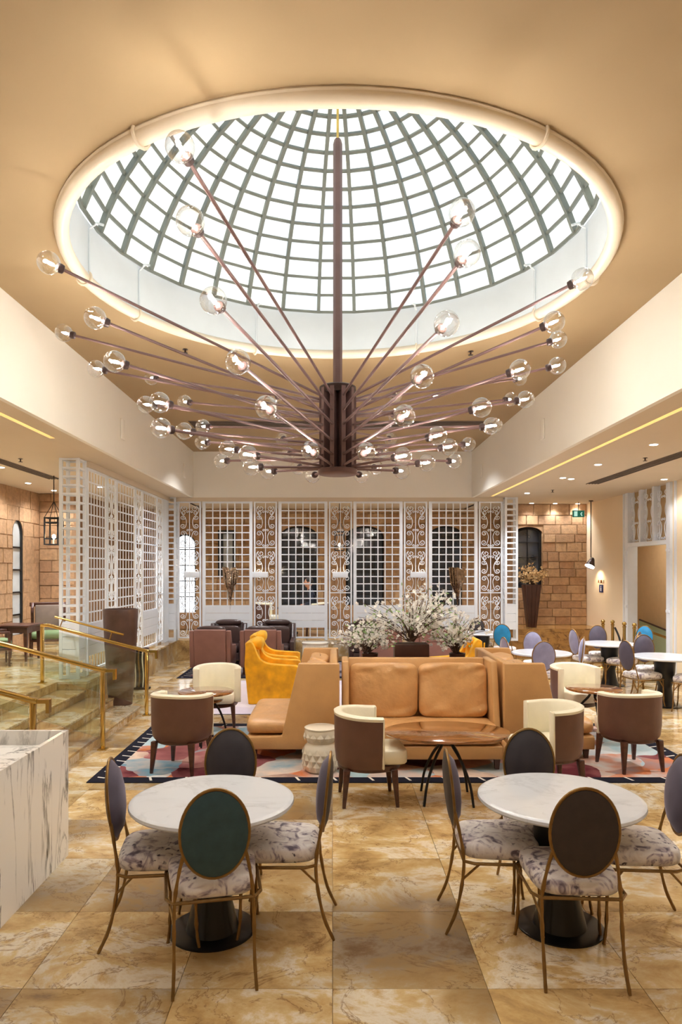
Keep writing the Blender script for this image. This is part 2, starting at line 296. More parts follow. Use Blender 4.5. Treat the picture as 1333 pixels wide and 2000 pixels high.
# ------------------------------------------------------------------ mesh helpers
class MB:
    def __init__(s): s.v = []; s.f = []
    def add(s, vs, fs):
        n = len(s.v); s.v += [tuple(p) for p in vs]; s.f += [tuple(i+n for i in f) for f in fs]; return s
    def box(s, x0, x1, y0, y1, z0, z1):
        v = [(x0,y0,z0),(x1,y0,z0),(x1,y1,z0),(x0,y1,z0),(x0,y0,z1),(x1,y0,z1),(x1,y1,z1),(x0,y1,z1)]
        return s.add(v, [(0,3,2,1),(4,5,6,7),(0,1,5,4),(1,2,6,5),(2,3,7,6),(3,0,4,7)])
    def frustum(s, cx, cy, z0, z1, a0, b0, a1, b1, dx=0, dy=0):
        v = [(cx-a0,cy-b0,z0),(cx+a0,cy-b0,z0),(cx+a0,cy+b0,z0),(cx-a0,cy+b0,z0),
             (cx+dx-a1,cy+dy-b1,z1),(cx+dx+a1,cy+dy-b1,z1),(cx+dx+a1,cy+dy+b1,z1),(cx+dx-a1,cy+dy+b1,z1)]
        return s.add(v, [(0,3,2,1),(4,5,6,7),(0,1,5,4),(1,2,6,5),(2,3,7,6),(3,0,4,7)])
    def lathe(s, prof, n=32, cx=0, cy=0, cap=True, sx=1, sy=1):
        vs = []; fs = []
        for r, z in prof:
            for k in range(n):
                a = 2*PI*k/n; vs.append((cx+r*sx*math.cos(a), cy+r*sy*math.sin(a), z))
        for i in range(len(prof)-1):
            for k in range(n):
                k2 = (k+1) % n; fs.append((i*n+k, i*n+k2, (i+1)*n+k2, (i+1)*n+k))
        if cap:
            fs.append(tuple(range(n-1, -1, -1))); m = (len(prof)-1)*n; fs.append(tuple(range(m, m+n)))
        return s.add(vs, fs)
    def tube(s, path, rad, n=8, closed=False, up=None):
        P = [Vector(p) for p in path]; L = len(P)
        rads = rad if isinstance(rad, (list, tuple)) else [rad]*L
        vs = []; fs = []; prev = None
        for i, p in enumerate(P):
            if closed: t = P[(i+1) % L]-P[i-1]
            else: t = P[min(i+1, L-1)]-P[max(i-1, 0)]
            if t.length < 1e-9: t = Vector((0, 0, 1))
            t.normalize()
            if prev is None:
                a = Vector((0, 0, 1)) if abs(t.z) < .9 else Vector((1, 0, 0))
                u = t.cross(a).normalized()
            else:
                u = prev-t*prev.dot(t)
                u = u.normalized() if u.length > 1e-6 else t.orthogonal().normalized()
            prev = u; w_ = t.cross(u)
            for k in range(n):
                a = 2*PI*k/n; q = p+(u*math.cos(a)+w_*math.sin(a))*rads[i]; vs.append(tuple(q))
        m = L if closed else L-1
        for i in range(m):
            j = (i+1) % L
            for k in range(n):
                k2 = (k+1) % n; fs.append((i*n+k, i*n+k2, j*n+k2, j*n+k))
        if not closed:
            fs.append(tuple(range(n-1, -1, -1))); fs.append(tuple(range((L-1)*n, L*n)))
        return s.add(vs, fs)
    def pillow(s, cx, cy, cz, a, b, c, e=.35, e2=.35, nu=20, nv=10):
        def sg(x, p): return math.copysign(abs(x)**p, x)
        vs = []; fs = []
        for j in range(nv+1):
            ph = -PI/2+PI*j/nv
            for i in range(nu):
                th = 2*PI*i/nu
                vs.append((cx+a*sg(math.cos(ph), e2)*sg(math.cos(th), e), cy+b*sg(math.cos(ph), e2)*sg(math.sin(th), e), cz+c*sg(math.sin(ph), e2)))
        for j in range(nv):
            for i in range(nu):
                i2 = (i+1) % nu; fs.append((j*nu+i, j*nu+i2, (j+1)*nu+i2, (j+1)*nu+i))
        return s.add(vs, fs)
    def prism(s, poly, axis, t0, t1):
        # poly of 2D points; axis 'x': (y,z), 'y': (x,z), 'z': (x,y)
        n = len(poly)
        def p3(p, t): return (t, p[0], p[1]) if axis == 'x' else ((p[0], t, p[1]) if axis == 'y' else (p[0], p[1], t))
        vs = [p3(p, t0) for p in poly]+[p3(p, t1) for p in poly]
        fs = [tuple(range(n-1, -1, -1)), tuple(range(n, 2*n))]+[(i, (i+1) % n, n+(i+1) % n, n+i) for i in range(n)]
        return s.add(vs, fs)
    def mesh(s, name, smooth=False):
        me = bpy.data.meshes.new(name); me.from_pydata(s.v, [], s.f); me.validate()
        bm = bmesh.new(); bm.from_mesh(me); bmesh.ops.recalc_face_normals(bm, faces=bm.faces[:]); bm.to_mesh(me); bm.free()
        if smooth: me.shade_smooth(); me.set_sharp_from_angle(angle=math.radians(smooth if smooth is not True else 40))
        return me
    def build(s, name, m, parent=None, smooth=False, bevel=0, loc=None, rz=0, segs=2, kind=None):
        me = s.mesh(name, smooth)
        if bevel:
            bm = bmesh.new(); bm.from_mesh(me)
            es = [e for e in bm.edges if len(e.link_faces) == 2 and e.calc_face_angle(0) > .5]
            bmesh.ops.bevel(bm, geom=es, offset=bevel, segments=segs, affect='EDGES', profile=.5, clamp_overlap=True)
            bm.to_mesh(me); bm.free(); me.shade_smooth(); me.set_sharp_from_angle(angle=math.radians(50))
        me.materials.append(M_[m] if isinstance(m, str) else m)
        return inst(name, me, parent, loc, rz, kind)
def inst(name, me, parent=None, loc=None, rz=0, kind=None):
    o = bpy.data.objects.new(name, me); COL.objects.link(o)
    if parent is not None: o.parent = parent
    if loc is not None: o.location = loc
    if rz: o.rotation_euler = (0, 0, rz)
    if kind: o['kind'] = kind
    return o
def tag(o, label, cat, group=None):
    o['label'] = label; o['category'] = cat
    if group: o['group'] = group
    return o
def thing(name, label, cat, loc=(0, 0, 0), rz=0, group=None):
    o = bpy.data.objects.new(name, None); COL.objects.link(o); o.location = loc; o.rotation_euler = (0, 0, rz)
    o.empty_display_size = .1
    return tag(o, label, cat, group)
def structure(name, label=None):
    o = bpy.data.objects.new(name, None); COL.objects.link(o); o['kind'] = 'structure'
    if label: o['label'] = label
    return o
KIDS = {}
def copy_tree(root, loc, rz, label, group=None, swap=None):
    r = root.copy(); COL.objects.link(r); r.location = loc; r.rotation_euler = (0, 0, rz); r['label'] = label
    if group: r['group'] = group
    for ch in [c for c in bpy.data.objects if c.parent == root]:
        c = ch.copy(); COL.objects.link(c); c.parent = r
        if swap and ch.name.split('.')[0] in swap: c.data = swap[ch.name.split('.')[0]]
        for g in [d for d in bpy.data.objects if d.parent == ch]:
            d = g.copy(); COL.objects.link(d); d.parent = c
    return r
def smooth_path(pts, n=4):
    P = [Vector(p) for p in pts]; out_ = []
    for i in range(len(P)-1):
        p0 = P[max(i-1, 0)]; p1 = P[i]; p2 = P[i+1]; p3 = P[min(i+2, len(P)-1)]
        for k in range(n):
            t = k/n
            out_.append(.5*((2*p1)+(p2-p0)*t+(2*p0-5*p1+4*p2-p3)*t*t+(3*p1-p0-3*p2+p3)*t**3))
    out_.append(P[-1]); return out_

# ================================================================== STRUCTURE
ZS, ZC, XF, YB, ZP = 3.69, 4.73, 3.155, 15.6, 0.45     # soffit, ceiling, fascia half width, back, platform
XW = 6.33
# floor with its tiles
floor = MB().box(-3.5, XW, -3, 17.3, -.12, -.012).build('floor', 'grout'); floor['kind'] = 'structure'
floor['label'] = 'polished golden beige marble floor laid in large square tiles'
TS = .76
tile_me = MB().box(-TS/2+.0015, TS/2-.0015, -TS/2+.0015, TS/2-.0015, -.02, 0).mesh('tile'); tile_me.materials.append(M_['floor'])
x0 = -1.52-TS*2-TS/2
for i in range(14):
    for j in range(19):
        cx = x0+TS*(i+.0); cy = 4.13-TS*2.5+TS*j
        if cx > XW-.3 or cy > 16.0: continue
        inst('tile', tile_me, floor, (cx, cy, 0))
me = MB().box(-3.5, XW, -3, 4.13-TS*3-.003, -.02, 0).build('paving', 'floor', floor)
# ceilings
random.seed(5)
RR = 2.30
def ceiling_with_hole():
    n = 64; vs = []; fs = []
    # square ring between hole and rectangle
    x0, x1, y0, y1 = -XF, XF, -3.0, YB
    ring = [(DX+RR*math.cos(2*PI*k/n), DC+RR*math.sin(2*PI*k/n)) for k in range(n)]
    q = 3.05
    sq = []
    for k in range(n):
        a = 2*PI*k/n; c, s_ = math.cos(a), math.sin(a); m = max(abs(c), abs(s_)); sq.append((DX+q*c/m, DC+q*s_/m))
    for z in (ZC, ZC+.1):
        vs += [(x, y, z) for x, y in ring]+[(x, y, z) for x, y in sq]
    for k in range(n):
        k2 = (k+1) % n
        fs.append((k, k2, n+k2, n+k)); fs.append((2*n+k, 3*n+k, 3*n+k2, 2*n+k2)); fs.append((k, 2*n+k, 2*n+k2, k2))
    b = MB().add(vs, fs)
    b.box(x0, DX-q, y0, y1, ZC, ZC+.1); b.box(DX+q, x1, y0, y1, ZC, ZC+.1)
    b.box(DX-q, DX+q, y0, DC-q, ZC, ZC+.1); b.box(DX-q, DX+q, DC+q, y1, ZC, ZC+.1)
    return b
cl = ceiling_with_hole().build('ceiling', 'ceiling'); cl['kind'] = 'structure'; cl['label'] = 'warm cream upper ceiling around the round skylight opening'
def st(name, b, m, label=None, **k):
    o = b.build(name, m, **k); o['kind'] = 'structure'
    if label: o['label'] = label
    return o
st('wall_left_fascia', MB().box(-XF-.06, -XF, -3, YB, ZS, ZC+.1), 'fascia', 'white upright band of wall along the left edge of the raised ceiling')
st('wall_right_fascia', MB().box(XF, XF+.06, -3, YB, ZS, ZC+.1), 'fascia', 'white upright band of wall along the right edge of the raised ceiling')
st('wall_back_fascia', MB().box(-XF-.06, XF+.06, YB, YB+.06, ZS, ZC+.1), 'fascia', 'white upright band of wall above the far white screens')
# lower ceilings (soffits) with light slot
def soffit(name, xa, xb, label):
    return st(name, MB().box(xa, xb, -3, 19.2, ZS, ZS+.08), 'soffit', label)
SL = 3.46; SR = 3.52
soffit('ceiling_left_inner', -SL, -XF-.06, 'lowered ceiling strip left of the raised ceiling')
soffit('ceiling_left_outer', -6.6, -SL-.07, 'lowered ceiling above the left platform')
soffit('ceiling_right_inner', XF+.06, SR, 'lowered ceiling strip right of the raised ceiling')
soffit('ceiling_right_outer', SR+.07, XW+1.6, 'lowered ceiling above the right side seating')
st('ceiling_back', MB().box(-SL-.07, SR+.07, YB+.06, 19.2, ZS+.001, ZS+.08), 'soffit', 'lowered ceiling behind the far white screens')
st('ceiling_lid', MB().box(-6.6, -XF-.06, -3, 19.2, ZS+.12, ZS+.14).box(XF+.06, XW+1.6, -3, 19.2, ZS+.12, ZS+.14), 'soffit')
def cove(name, xa, xb, ya, yb, label):
    o = MB().box(xa, xb, ya, yb, ZS+.045, ZS+.06).build(name, 'cove'); tag(o, label, 'light')
cove('cove_light', -SL-.069, -SL-.001, -2, 8.6, 'yellow light line recessed in the lowered ceiling by the steps')
cove('cove_light', SR+.001, SR+.069, -2, 15.4, 'yellow light line recessed in the ceiling over the right side tables')
st('trim_1', MB().box(-SL-.07, -SL, 8.6, 19.2, ZS+.001, ZS+.03).box(SR, SR+.07, 15.4, 19.2, ZS+.001, ZS+.03), 'soffit')
# side and rear walls of the room
DY0, DY1, DZ = 12.95, 14.65, 2.54
wr = MB().box(XW, XW+.14, -3, DY0, 0, ZS).box(XW, XW+.14, DY1, 17.3, 0, ZS)
st('wall_right', wr, 'cream', 'smooth cream wall at the right with the doorway')
st('wall_front', MB().box(-6.6, XW+.2, -3.1, -3, 0, ZC+.1), 'cream', 'cream wall behind the viewer')
# stair lobby beyond the door
st('wall_lobby', MB().box(XW+1.25, XW+1.35, 11.5, 17.3, -.5, ZS).box(XW+.14, XW+1.25, 17.2, 17.3, -.5, ZS).box(XW+.14, XW+1.25, 11.5, 11.6, -.5, ZS), 'tanwall', 'plain tan wall seen through the doorway')
st('floor_lobby', MB().box(XW, XW+1.25, 11.5, 17.2, -.2, -.004), 'floor')
# platform, steps and plinths
steps = structure('stairs', 'four long marble steps up to the left platform')
for k, xr in enumerate((-2.745, -3.13, -3.53)):
    MB().box(-3.95 if k == 2 else (-3.53 if k == 1 else -3.13), xr, 2.2, 9.82, 0, .1125*(k+1)-.03).build('riser', 'floor', steps)
    MB().box(-3.95 if k == 2 else (-3.53 if k == 1 else -3.13), xr+.012, 2.2, 9.82, .1125*(k+1)-.03, .1125*(k+1)).build('tread', 'floor', steps, bevel=.004)
plat = st('floor_platform', MB().box(-6.6, -3.93, -3, 19.2, -.1, ZP).box(-3.93, -3.52, 9.84, 19.2, -.1, ZP).box(-3.52, 3.95, YB, 19.2, -.1, ZP), 'floor', 'raised marble platform beyond the steps and screens')
MB().box(-3.93, -3.508, 9.828, YB-.05, ZP-.03, ZP+.004).build('coping', 'floor', plat)
st('floor_ledge', MB().box(3.95, XW, 16.0, 17.3, -.1, .68), 'band', 'brown marble ledge below the right stone wall')

# stone walls built of blocks
def stone_wall(name, label, origin, ux, L, z0, z1, ch, bl, seed, holes=(), depth=.05, mt='stoneR', nrm=None):
    """blocks on the plane through origin along unit vector ux; holes are (a0,a1,z0,z1,arched)"""
    rnd = random.Random(seed); root = structure(name, label)
    ux = Vector(ux); nn = Vector(nrm); rz = math.atan2(ux.y, ux.x)
    def inside(a0, a1, b0, b1):
        for h in holes:
            if a1 > h[0]+.01 and a0 < h[1]-.01 and b1 > h[2]+.01 and b0 < h[3]-.01: return h
        return None
    # backing with holes
    bk = MB(); xs = sorted({0, L}|{h[0] for h in holes}|{h[1] for h in holes}); zs = sorted({z0, z1}|{h[2] for h in holes}|{h[3] for h in holes})
    def P(a, z, o_=0): p = Vector(origin)+ux*a+nn*o_; return (p.x, p.y, z)
    for i in range(len(xs)-1):
        for j in range(len(zs)-1):
            if inside(xs[i], xs[i+1], zs[j], zs[j+1]): continue
            a, b, c, d = xs[i], xs[i+1], zs[j], zs[j+1]
            bk.add([P(a,c,-.25),P(b,c,-.25),P(b,d,-.25),P(a,d,-.25),P(a,c,-.006),P(b,c,-.006),P(b,d,-.006),P(a,d,-.006)],
                   [(0,3,2,1),(4,5,6,7),(0,1,5,4),(1,2,6,5),(2,3,7,6),(3,0,4,7)])
    for h in holes:
        if not h[4]: continue
        rad = (h[1]-h[0])/2; mid = (h[0]+h[1])/2; zc = h[3]-rad*h[4]; n_ = 14
        for sgn in (-1, 1):
            for k in range(n_):
                a1, a2 = mid+sgn*rad*math.cos(PI/2*k/n_), mid+sgn*rad*math.cos(PI/2*(k+1)/n_); b1, b2 = zc+rad*h[4]*math.sin(PI/2*k/n_), zc+rad*h[4]*math.sin(PI/2*(k+1)/n_)
                q = [(a1, b1), (a2, b2), (a2, h[3]), (a1, h[3])]
                bk.add([P(p_[0], p_[1], -.25) for p_ in q]+[P(p_[0], p_[1], -.004) for p_ in q], [(0,3,2,1),(4,5,6,7),(0,1,5,4),(1,2,6,5),(2,3,7,6),(3,0,4,7)])
    bk.build('backing', mt, root)
    cache = {}
    def block(a0, a1, b0, b1):
        if a1-a0 < .03 or b1-b0 < .03: return
        w_, h_ = round(a1-a0, 2), round(b1-b0, 3); key = (w_, h_)
        if key not in cache:
            g = .0035; d = .02
            mb = MB().add([(g,0,g),(w_-g,0,g),(w_-g,0,h_-g),(g,0,h_-g),(g+.008,-d,g+.008),(w_-g-.008,-d,g+.008),(w_-g-.008,-d,h_-g-.008),(g+.008,-d,h_-g-.008)],
                          [(4,5,6,7),(0,1,5,4),(1,2,6,5),(2,3,7,6),(3,0,4,7)])
            cache[key] = mb.mesh('stone_block'); cache[key].materials.append(M_[mt])
        pr = rnd.uniform(-.006, .008); p = Vector(origin)+ux*a0+nn*pr
        inst('stone_block', cache[key], root, (p.x, p.y, b0), rz)
    z = z0; row = 0
    while z < z1-.02:
        h = min(ch*rnd.choice((.9, 1, 1, 1.15)), z1-z)
        if z1-z-h < .1: h = z1-z
        a = 0 if row % 2 else -bl*rnd.uniform(.3, .6)
        while a < L:
            l = bl*rnd.uniform(.7, 1.35); s0, s1 = max(0, a), min(L, a+l); a += l
            if s1-s0 < .04: continue
            segs = [(s0, s1)]
            for hh in holes:
                if z+h > hh[2]+.02 and z < hh[3]-.02:
                    ns = []
                    top = hh[3]; rad = (hh[1]-hh[0])/2; mid = (hh[0]+hh[1])/2
                    ha, hb = hh[0], hh[1]
                    if hh[4] and z > top-rad*hh[4]:
                        f = min(1, (z-(top-rad*hh[4]))/(rad*hh[4])); wv = rad*math.sqrt(max(0, 1-f*f)); ha, hb = mid-wv, mid+wv
                    for p, q in segs:
                        if q <= ha or p >= hb: ns.append((p, q)); continue
                        if p < ha: ns.append((p, ha))
                        if q > hb: ns.append((hb, q))
                    segs = ns
            for p, q in segs: block(p, q, z, z+h)
        z += h; row += 1
    return root
def arch_pts(x0, x1, z0, z1, f=1.0, n=14):
    r = (x1-x0)/2; m = (x0+x1)/2; zc = z1-r*f
    return [(x0, z0), (x1, z0)]+[(m+r*math.cos(PI*k/n), zc+r*f*math.sin(PI*k/n)) for k in range(n+1)]
def arched_window(name, label, x0, x1, z0, z1, y, f, cols, rows, gm, frame=.035):
    """window in a wall facing the viewer (plane y)"""
    root = structure(name, label)
    MB().prism(arch_pts(x0, x1, z0, z1, f), 'y', y+.10, y+.11).build('pane', gm, root)
    pts = [(p[0], y+.08, p[1]) for p in arch_pts(x0+frame/2, x1-frame/2, z0+frame/2, z1-frame/2, f)]
    MB().tube(pts, frame*.8, 4, closed=True).build('window_frame', 'winblack', root)
    bar = MB().box(-.012, .012, -.012, .012, 0, 1).mesh('glazing_bar'); bar.materials.append(M_['winblack'])
    r = (x1-x0)/2; m = (x0+x1)/2; zc = z1-r*f
    for i in range(1, cols):
        x = x0+(x1-x0)*i/cols; top = zc+f*math.sqrt(max(0, r*r-(x-m)**2))
        o = inst('glazing_bar', bar, root, (x, y+.085, z0)); o.scale = (1, 1, top-z0)
    for j in range(1, rows):
        z = z0+(z1-z0)*j/rows; hw = r if z < zc else math.sqrt(max(0, r*r-((z-zc)/f)**2))
        o = inst('glazing_bar', bar, root, (m-hw, y+.085, z)); o.rotation_euler = (0, PI/2, 0); o.scale = (1, 1, 2*hw)
    return root
YW = 18.5
def px(x, d): return (x-CX)*d/FPX
wins = [(-1.42, -.40, 1.10, 3.23), (.36, 1.38, 1.10, 3.23), (2.62, 3.49, 1.10, 3.23)]
door_w = (-4.28, -3.68, .9, 3.02); slim = (-3.0, -2.63, 1.9, 3.05)
X0 = -6.6
holes = [(a-X0, b-X0, c, d, .55) for a, b, c, d in wins]+[(door_w[0]-X0, door_w[1]-X0, door_w[2], door_w[3], 1.0), (slim[0]-X0, slim[1]-X0, slim[2], slim[3], 0)]
stone_wall('wall_back', 'warm stone block wall behind the far white screens', (X0, YW, 0), (1, 0, 0), 4.55-X0, ZP, ZS, .27, .5, 3, holes, nrm=(0, -1, 0))
for i, (a, b, c, d) in enumerate(wins):
    arched_window('window_%d' % (i+2), ['dark arched window behind the second lattice panel', 'dark arched window behind the third lattice panel', 'dark arched window behind the fourth lattice panel'][i], a, b, c, d, YW, .55, 4, 7, 'darkglass')
arched_window('window_5', 'bright daylit arched window behind the first scroll panel', *door_w, YW, 1.0, 2, 5, 'daylit')
w6 = structure('window_6', 'slim dark framed window behind the first lattice panel')
MB().box(slim[0], slim[1], YW+.1, YW+.11, slim[2], slim[3]).build('pane', 'milk', w6)
MB().box(slim[0]-.07, slim[0]+.05, YW-.06, YW+.09, slim[2]-.05, slim[3]+.06).box(slim[1]-.05, slim[1]+.03, YW-.06, YW+.09, slim[2]-.05, slim[3]+.06).box(slim[0]+.05, slim[1]-.05, YW-.06, YW+.09, slim[3]-.03, slim[3]+.06).build('window_frame', 'winblack', w6)
# right stone wall at the end of the right side
YR = 17.15
stone_wall('wall_right_stone', 'reddish stone block wall at the far end of the right side', (4.55, YR, 0), (1, 0, 0), XW-4.55, .68, ZS, .205, .40, 8, [(4.55-4.55, 5.22-4.55, 1.6, 3.12, .45)], nrm=(0, -1, 0))
w7 = arched_window('window_7', 'black framed arched window behind the tall vase of dry flowers', 4.55, 5.22, 1.6, 3.12, YR, .45, 2, 4, 'darkglass', .05)
st('wall_return', MB().box(4.45, 4.55, YR, YW+.25, ZP, ZS), 'stonegap', 'short stone return beside the far window')
# left stone wall with slim arched window
YL0, YL1 = 12.4, 14.8
stone_wall('wall_left', 'golden stone block wall beyond the left platform', (-6.3, YL1, 0), (0, -1, 0), YL1-YL0, ZP, ZS, .29, .52, 11, [(YL1-14.02, YL1-13.55, .75, 3.05, 1.15)], nrm=(1, 0, 0))
w8 = structure('window_8', 'slim pointed arched window with frosted panes in the golden stone wall')
poly = arch_pts(13.55, 14.02, .75, 3.05, 1.25)
MB().prism(poly, 'x', -6.365, -6.355).build('pane', 'milk', w8)
MB().tube([(-6.335, p[0]+(.02 if p[0] < 13.7 else -.02), p[1]) for p in poly], .026, 4, closed=True).build('window_frame', 'winblack', w8)
for z in (1.15, 1.6, 2.05, 2.5):
    MB().box(-6.35, -6.32, 13.55, 14.02, z-.016, z+.016).build('glazing_bar', 'winblack', w8)
stone_wall('wall_left_return', 'stone pier closing the golden wall behind the lantern', (-6.3, YL1, 0), (1, 0, 0), .75, ZP, ZS, .25, .4, 13, nrm=(0, -1, 0))
st('wall_left_near', MB().box(-6.65, -6.3, -3, YL0, ZP, ZS).box(-6.65, -6.55, YL0, 19.2, ZP, ZS), 'cream', 'cream wall beside the left platform')
st('wall_left_inner', MB().box(-5.6, -5.5, YL1-.02, YW, ZP, ZS), 'stonegap', 'stone side wall behind the left screen')

# ------------------------------------------------------------------ glazed dome (skylight)
dome = structure('window_1', 'large round glazed dome skylight with grey ribs above the chandelier')
ZD, Z0, RD = 5.19, 4.42, 2.37
th0 = math.asin((ZD-Z0)/RD); RB = RD*math.cos(th0)
NR, NM = 14, 32; TH1 = math.radians(84)
def dp(th, a, r=RD): return (DX+r*math.cos(th)*math.sin(a), DC+r*math.cos(th)*math.cos(a), Z0+r*math.sin(th))
ths = [th0+(TH1-th0)*j/NR for j in range(NR+1)]
def radial_bar(pts, wdt, dpt):
    # rectangular section bar following a curve on the sphere
    C = Vector((DX, DC, Z0)); b = MB(); vs = []; fs = []
    P = [Vector(p) for p in pts]
    for i, p in enumerate(P):
        t = (P[min(i+1, len(P)-1)]-P[max(i-1, 0)]).normalized(); n_ = (p-C).normalized(); s_ = t.cross(n_).normalized()
        for du, dv in ((-1, 0), (1, 0), (1, -1), (-1, -1)): vs.append(tuple(p+s_*du*wdt/2+n_*dv*dpt))
    for i in range(len(P)-1):
        for k in range(4): k2 = (k+1) % 4; fs.append((i*4+k, i*4+k2, (i+1)*4+k2, (i+1)*4+k))
    fs += [(0, 1, 2, 3), tuple(range(len(vs)-4, len(vs)))]
    return b.add(vs, fs)
for k in range(NM):
    a = 2*PI*(k+.5)/NM
    radial_bar([dp(t, a, RD-.004) for t in ths], .038, .05).build('rib', 'rib', dome)
for j in range(NR+1):
    radial_bar([dp(ths[j], 2*PI*k/NM/1.0+PI/NM, RD-.004) for k in range(NM+1)], .03, .03).build('ring', 'rib', dome)
rest = MB()
CAMP = Vector((0, 0, H))
pane_me = []
for j in range(NR):
    q = [dp(ths[j], -PI/NM), dp(ths[j], PI/NM), dp(ths[j+1], PI/NM), dp(ths[j+1], -PI/NM)]
    q = [(p[0]-DX, p[1]-DC, p[2]) for p in q]
    me = MB().add(q, [(0, 1, 2, 3)]).mesh('pane'); me.materials.append(M_['pane']); pane_me.append(me)
npane = 0
for j in range(NR):
    for k in range(NM):
        a = 2*PI*(k+1)/NM
        c = Vector(dp((ths[j]+ths[j+1])/2, a)); dr = c-CAMP; t = (ZC-H)/dr.z; hit = CAMP+dr*t
        if (hit.x-DX)**2+(hit.y-DC)**2 < 2.25**2 and npane < 300:
            o = inst('pane', pane_me[j], dome, (DX, DC, 0), -a); npane += 1
        else:
            q = [dp(ths[j], a-PI/NM), dp(ths[j], a+PI/NM), dp(ths[j+1], a+PI/NM), dp(ths[j+1], a-PI/NM)]
            rest.add(q, [(0, 1, 2, 3)])
a_ = [dp(TH1, 2*PI*k/NM) for k in range(NM)]
rest.add(a_, [tuple(range(NM))])
rest.build('panes', 'pane', dome, kind='stuff')
# drum between ceiling and dome
n = 96; vs = []; fs = []
for r, z in ((RB+.02, ZC-.02), (RB+.02, ZD+.01), (RB+.09, ZD+.01), (RB+.09, ZC-.02)):
    vs += [(DX+r*math.cos(2*PI*k/n), DC+r*math.sin(2*PI*k/n), z) for k in range(n)]
for i in range(4):
    for k in range(n): fs.append((i*n+k, i*n+(k+1) % n, ((i+1) % 4)*n+(k+1) % n, ((i+1) % 4)*n+k))
MB().add(vs, fs).build('drum', 'drum', dome, smooth=True)
# round pipe ring with brackets
RP = 2.30
MB().tube([(DX+RP*math.cos(2*PI*k/n), DC+RP*math.sin(2*PI*k/n), ZC-.03) for k in range(n)], .055, 14, closed=True).build('pipe_ring', 'pipe', dome, smooth=True)
MB().tube([(DX+(RP+.03)*math.cos(2*PI*k/n), DC+(RP+.03)*math.sin(2*PI*k/n), ZC-.012) for k in range(n)], .03, 8, closed=True).build('shadow_gap', 'pipe', dome, smooth=True)
for ang in (25, 65, 115, 155, 178, 2, 238, 302, 90):
    a = math.radians(ang); c, s_ = math.cos(a), math.sin(a)
    pts = [(DX+(RP+.058*math.cos(t)*1.15)*c, DC+(RP+.058*math.cos(t)*1.15)*s_, ZC-.03+.068*math.sin(t)) for t in [2*PI*i/16 for i in range(16)]]
    MB().tube(pts, .012, 6, closed=True).build('clamp', 'pipe', dome, smooth=True)
    if 20 < ang < 160 or ang in (178, 2):
        MB().tube([(DX+(RB+.01)*c, DC+(RB+.01)*s_, ZC), (DX+(RB+.01)*c, DC+(RB+.01)*s_, ZD-.05), (DX+(RB-.06)*c, DC+(RB-.06)*s_, ZD), (DX+(RB-.12)*c, DC+(RB-.12)*s_, ZD-.02)], .012, 6).build('drum_seam', 'drum', dome)

# ================================================================== CHANDELIER
HX, HY = DX, DC
ch = thing('chandelier', 'huge bronze chandelier with many thin arms ending in clear glass globes', 'chandelier', (HX, HY, 2.90))
HZ = 2.90
MB().tube([(0, 0, 5.88-HZ), (0, 0, 6.75-HZ)], .012, 8).build('cable', 'brass', ch, smooth=True)
MB().lathe([(.041, 3.66-HZ), (.041, 5.86-HZ), (.03, 5.90-HZ)], 6).build('rod', 'bronze', ch)
MB().lathe([(.165, 0), (.175, .008), (.175, .045), (.165, .05)], 36).build('base_plate', 'bronze', ch, smooth=True)
MB().lathe([(.15, .72), (.165, .74), (.165, .78), (.15, .79)], 36).build('top_plate', 'darkbronze', ch, smooth=True)
MB().lathe([(.05, .05), (.05, .76)], 12).build('core', 'bronze', ch)
ZAT = [3.575, 3.45, 3.325, 3.18, 3.06, 2.965]     # where arms leave the hub
prof = [(2.45, 4.17), (2.30, 3.92), (2.10, 3.60), (1.75, 3.38), (1.45, 3.16), (.82, 3.0)]
PXT = {   # measured globe centres in the view, per fin azimuth (deg, 0 = towards the entrance)
 -18: [(352,287),(372,432),(417,587),(465,707),(520,795),(607,880)],
  18: [(903,415),(913,495),(873,632),(825,735),(790,812),(716,882)],
 -54: [(95,513),(186,621),(224,706),(312,786),(315,836),(485,888)],
  54: [(1138,545),(1083,629),(1016,722),(941,796),(855,851),(787,891)],
 -90: [(125,650),(188,720),(285,790),(360,842),(445,877),(492,912)],
  90: [(1091,663),(1089,714),(1027,780),(960,832),(878,873),(834,904)],
 -126: [(296,738),(361,785),(397,833),None,None,None],
  126: [None,(997,780),None,(915,868),None,None],
 -162: [None]*6, 162: [None]*6 }
globe_me = MB().pillow(0, 0, 0, .078, .078, .078, 1, 1, 20, 12).mesh('globe', True); globe_me.materials.append(M_['globe'])
fil_me = MB().pillow(0, 0, 0, .011, .011, .028, 1, 1, 8, 6).mesh('filament', True); fil_me.materials.append(M_['filament'])
sock_me = MB().lathe([(.012, -.03), (.03, -.022), (.034, 0), (.03, .018), (.012, .03)], 14).mesh('socket', True); sock_me.materials.append(M_['darkbronze'])
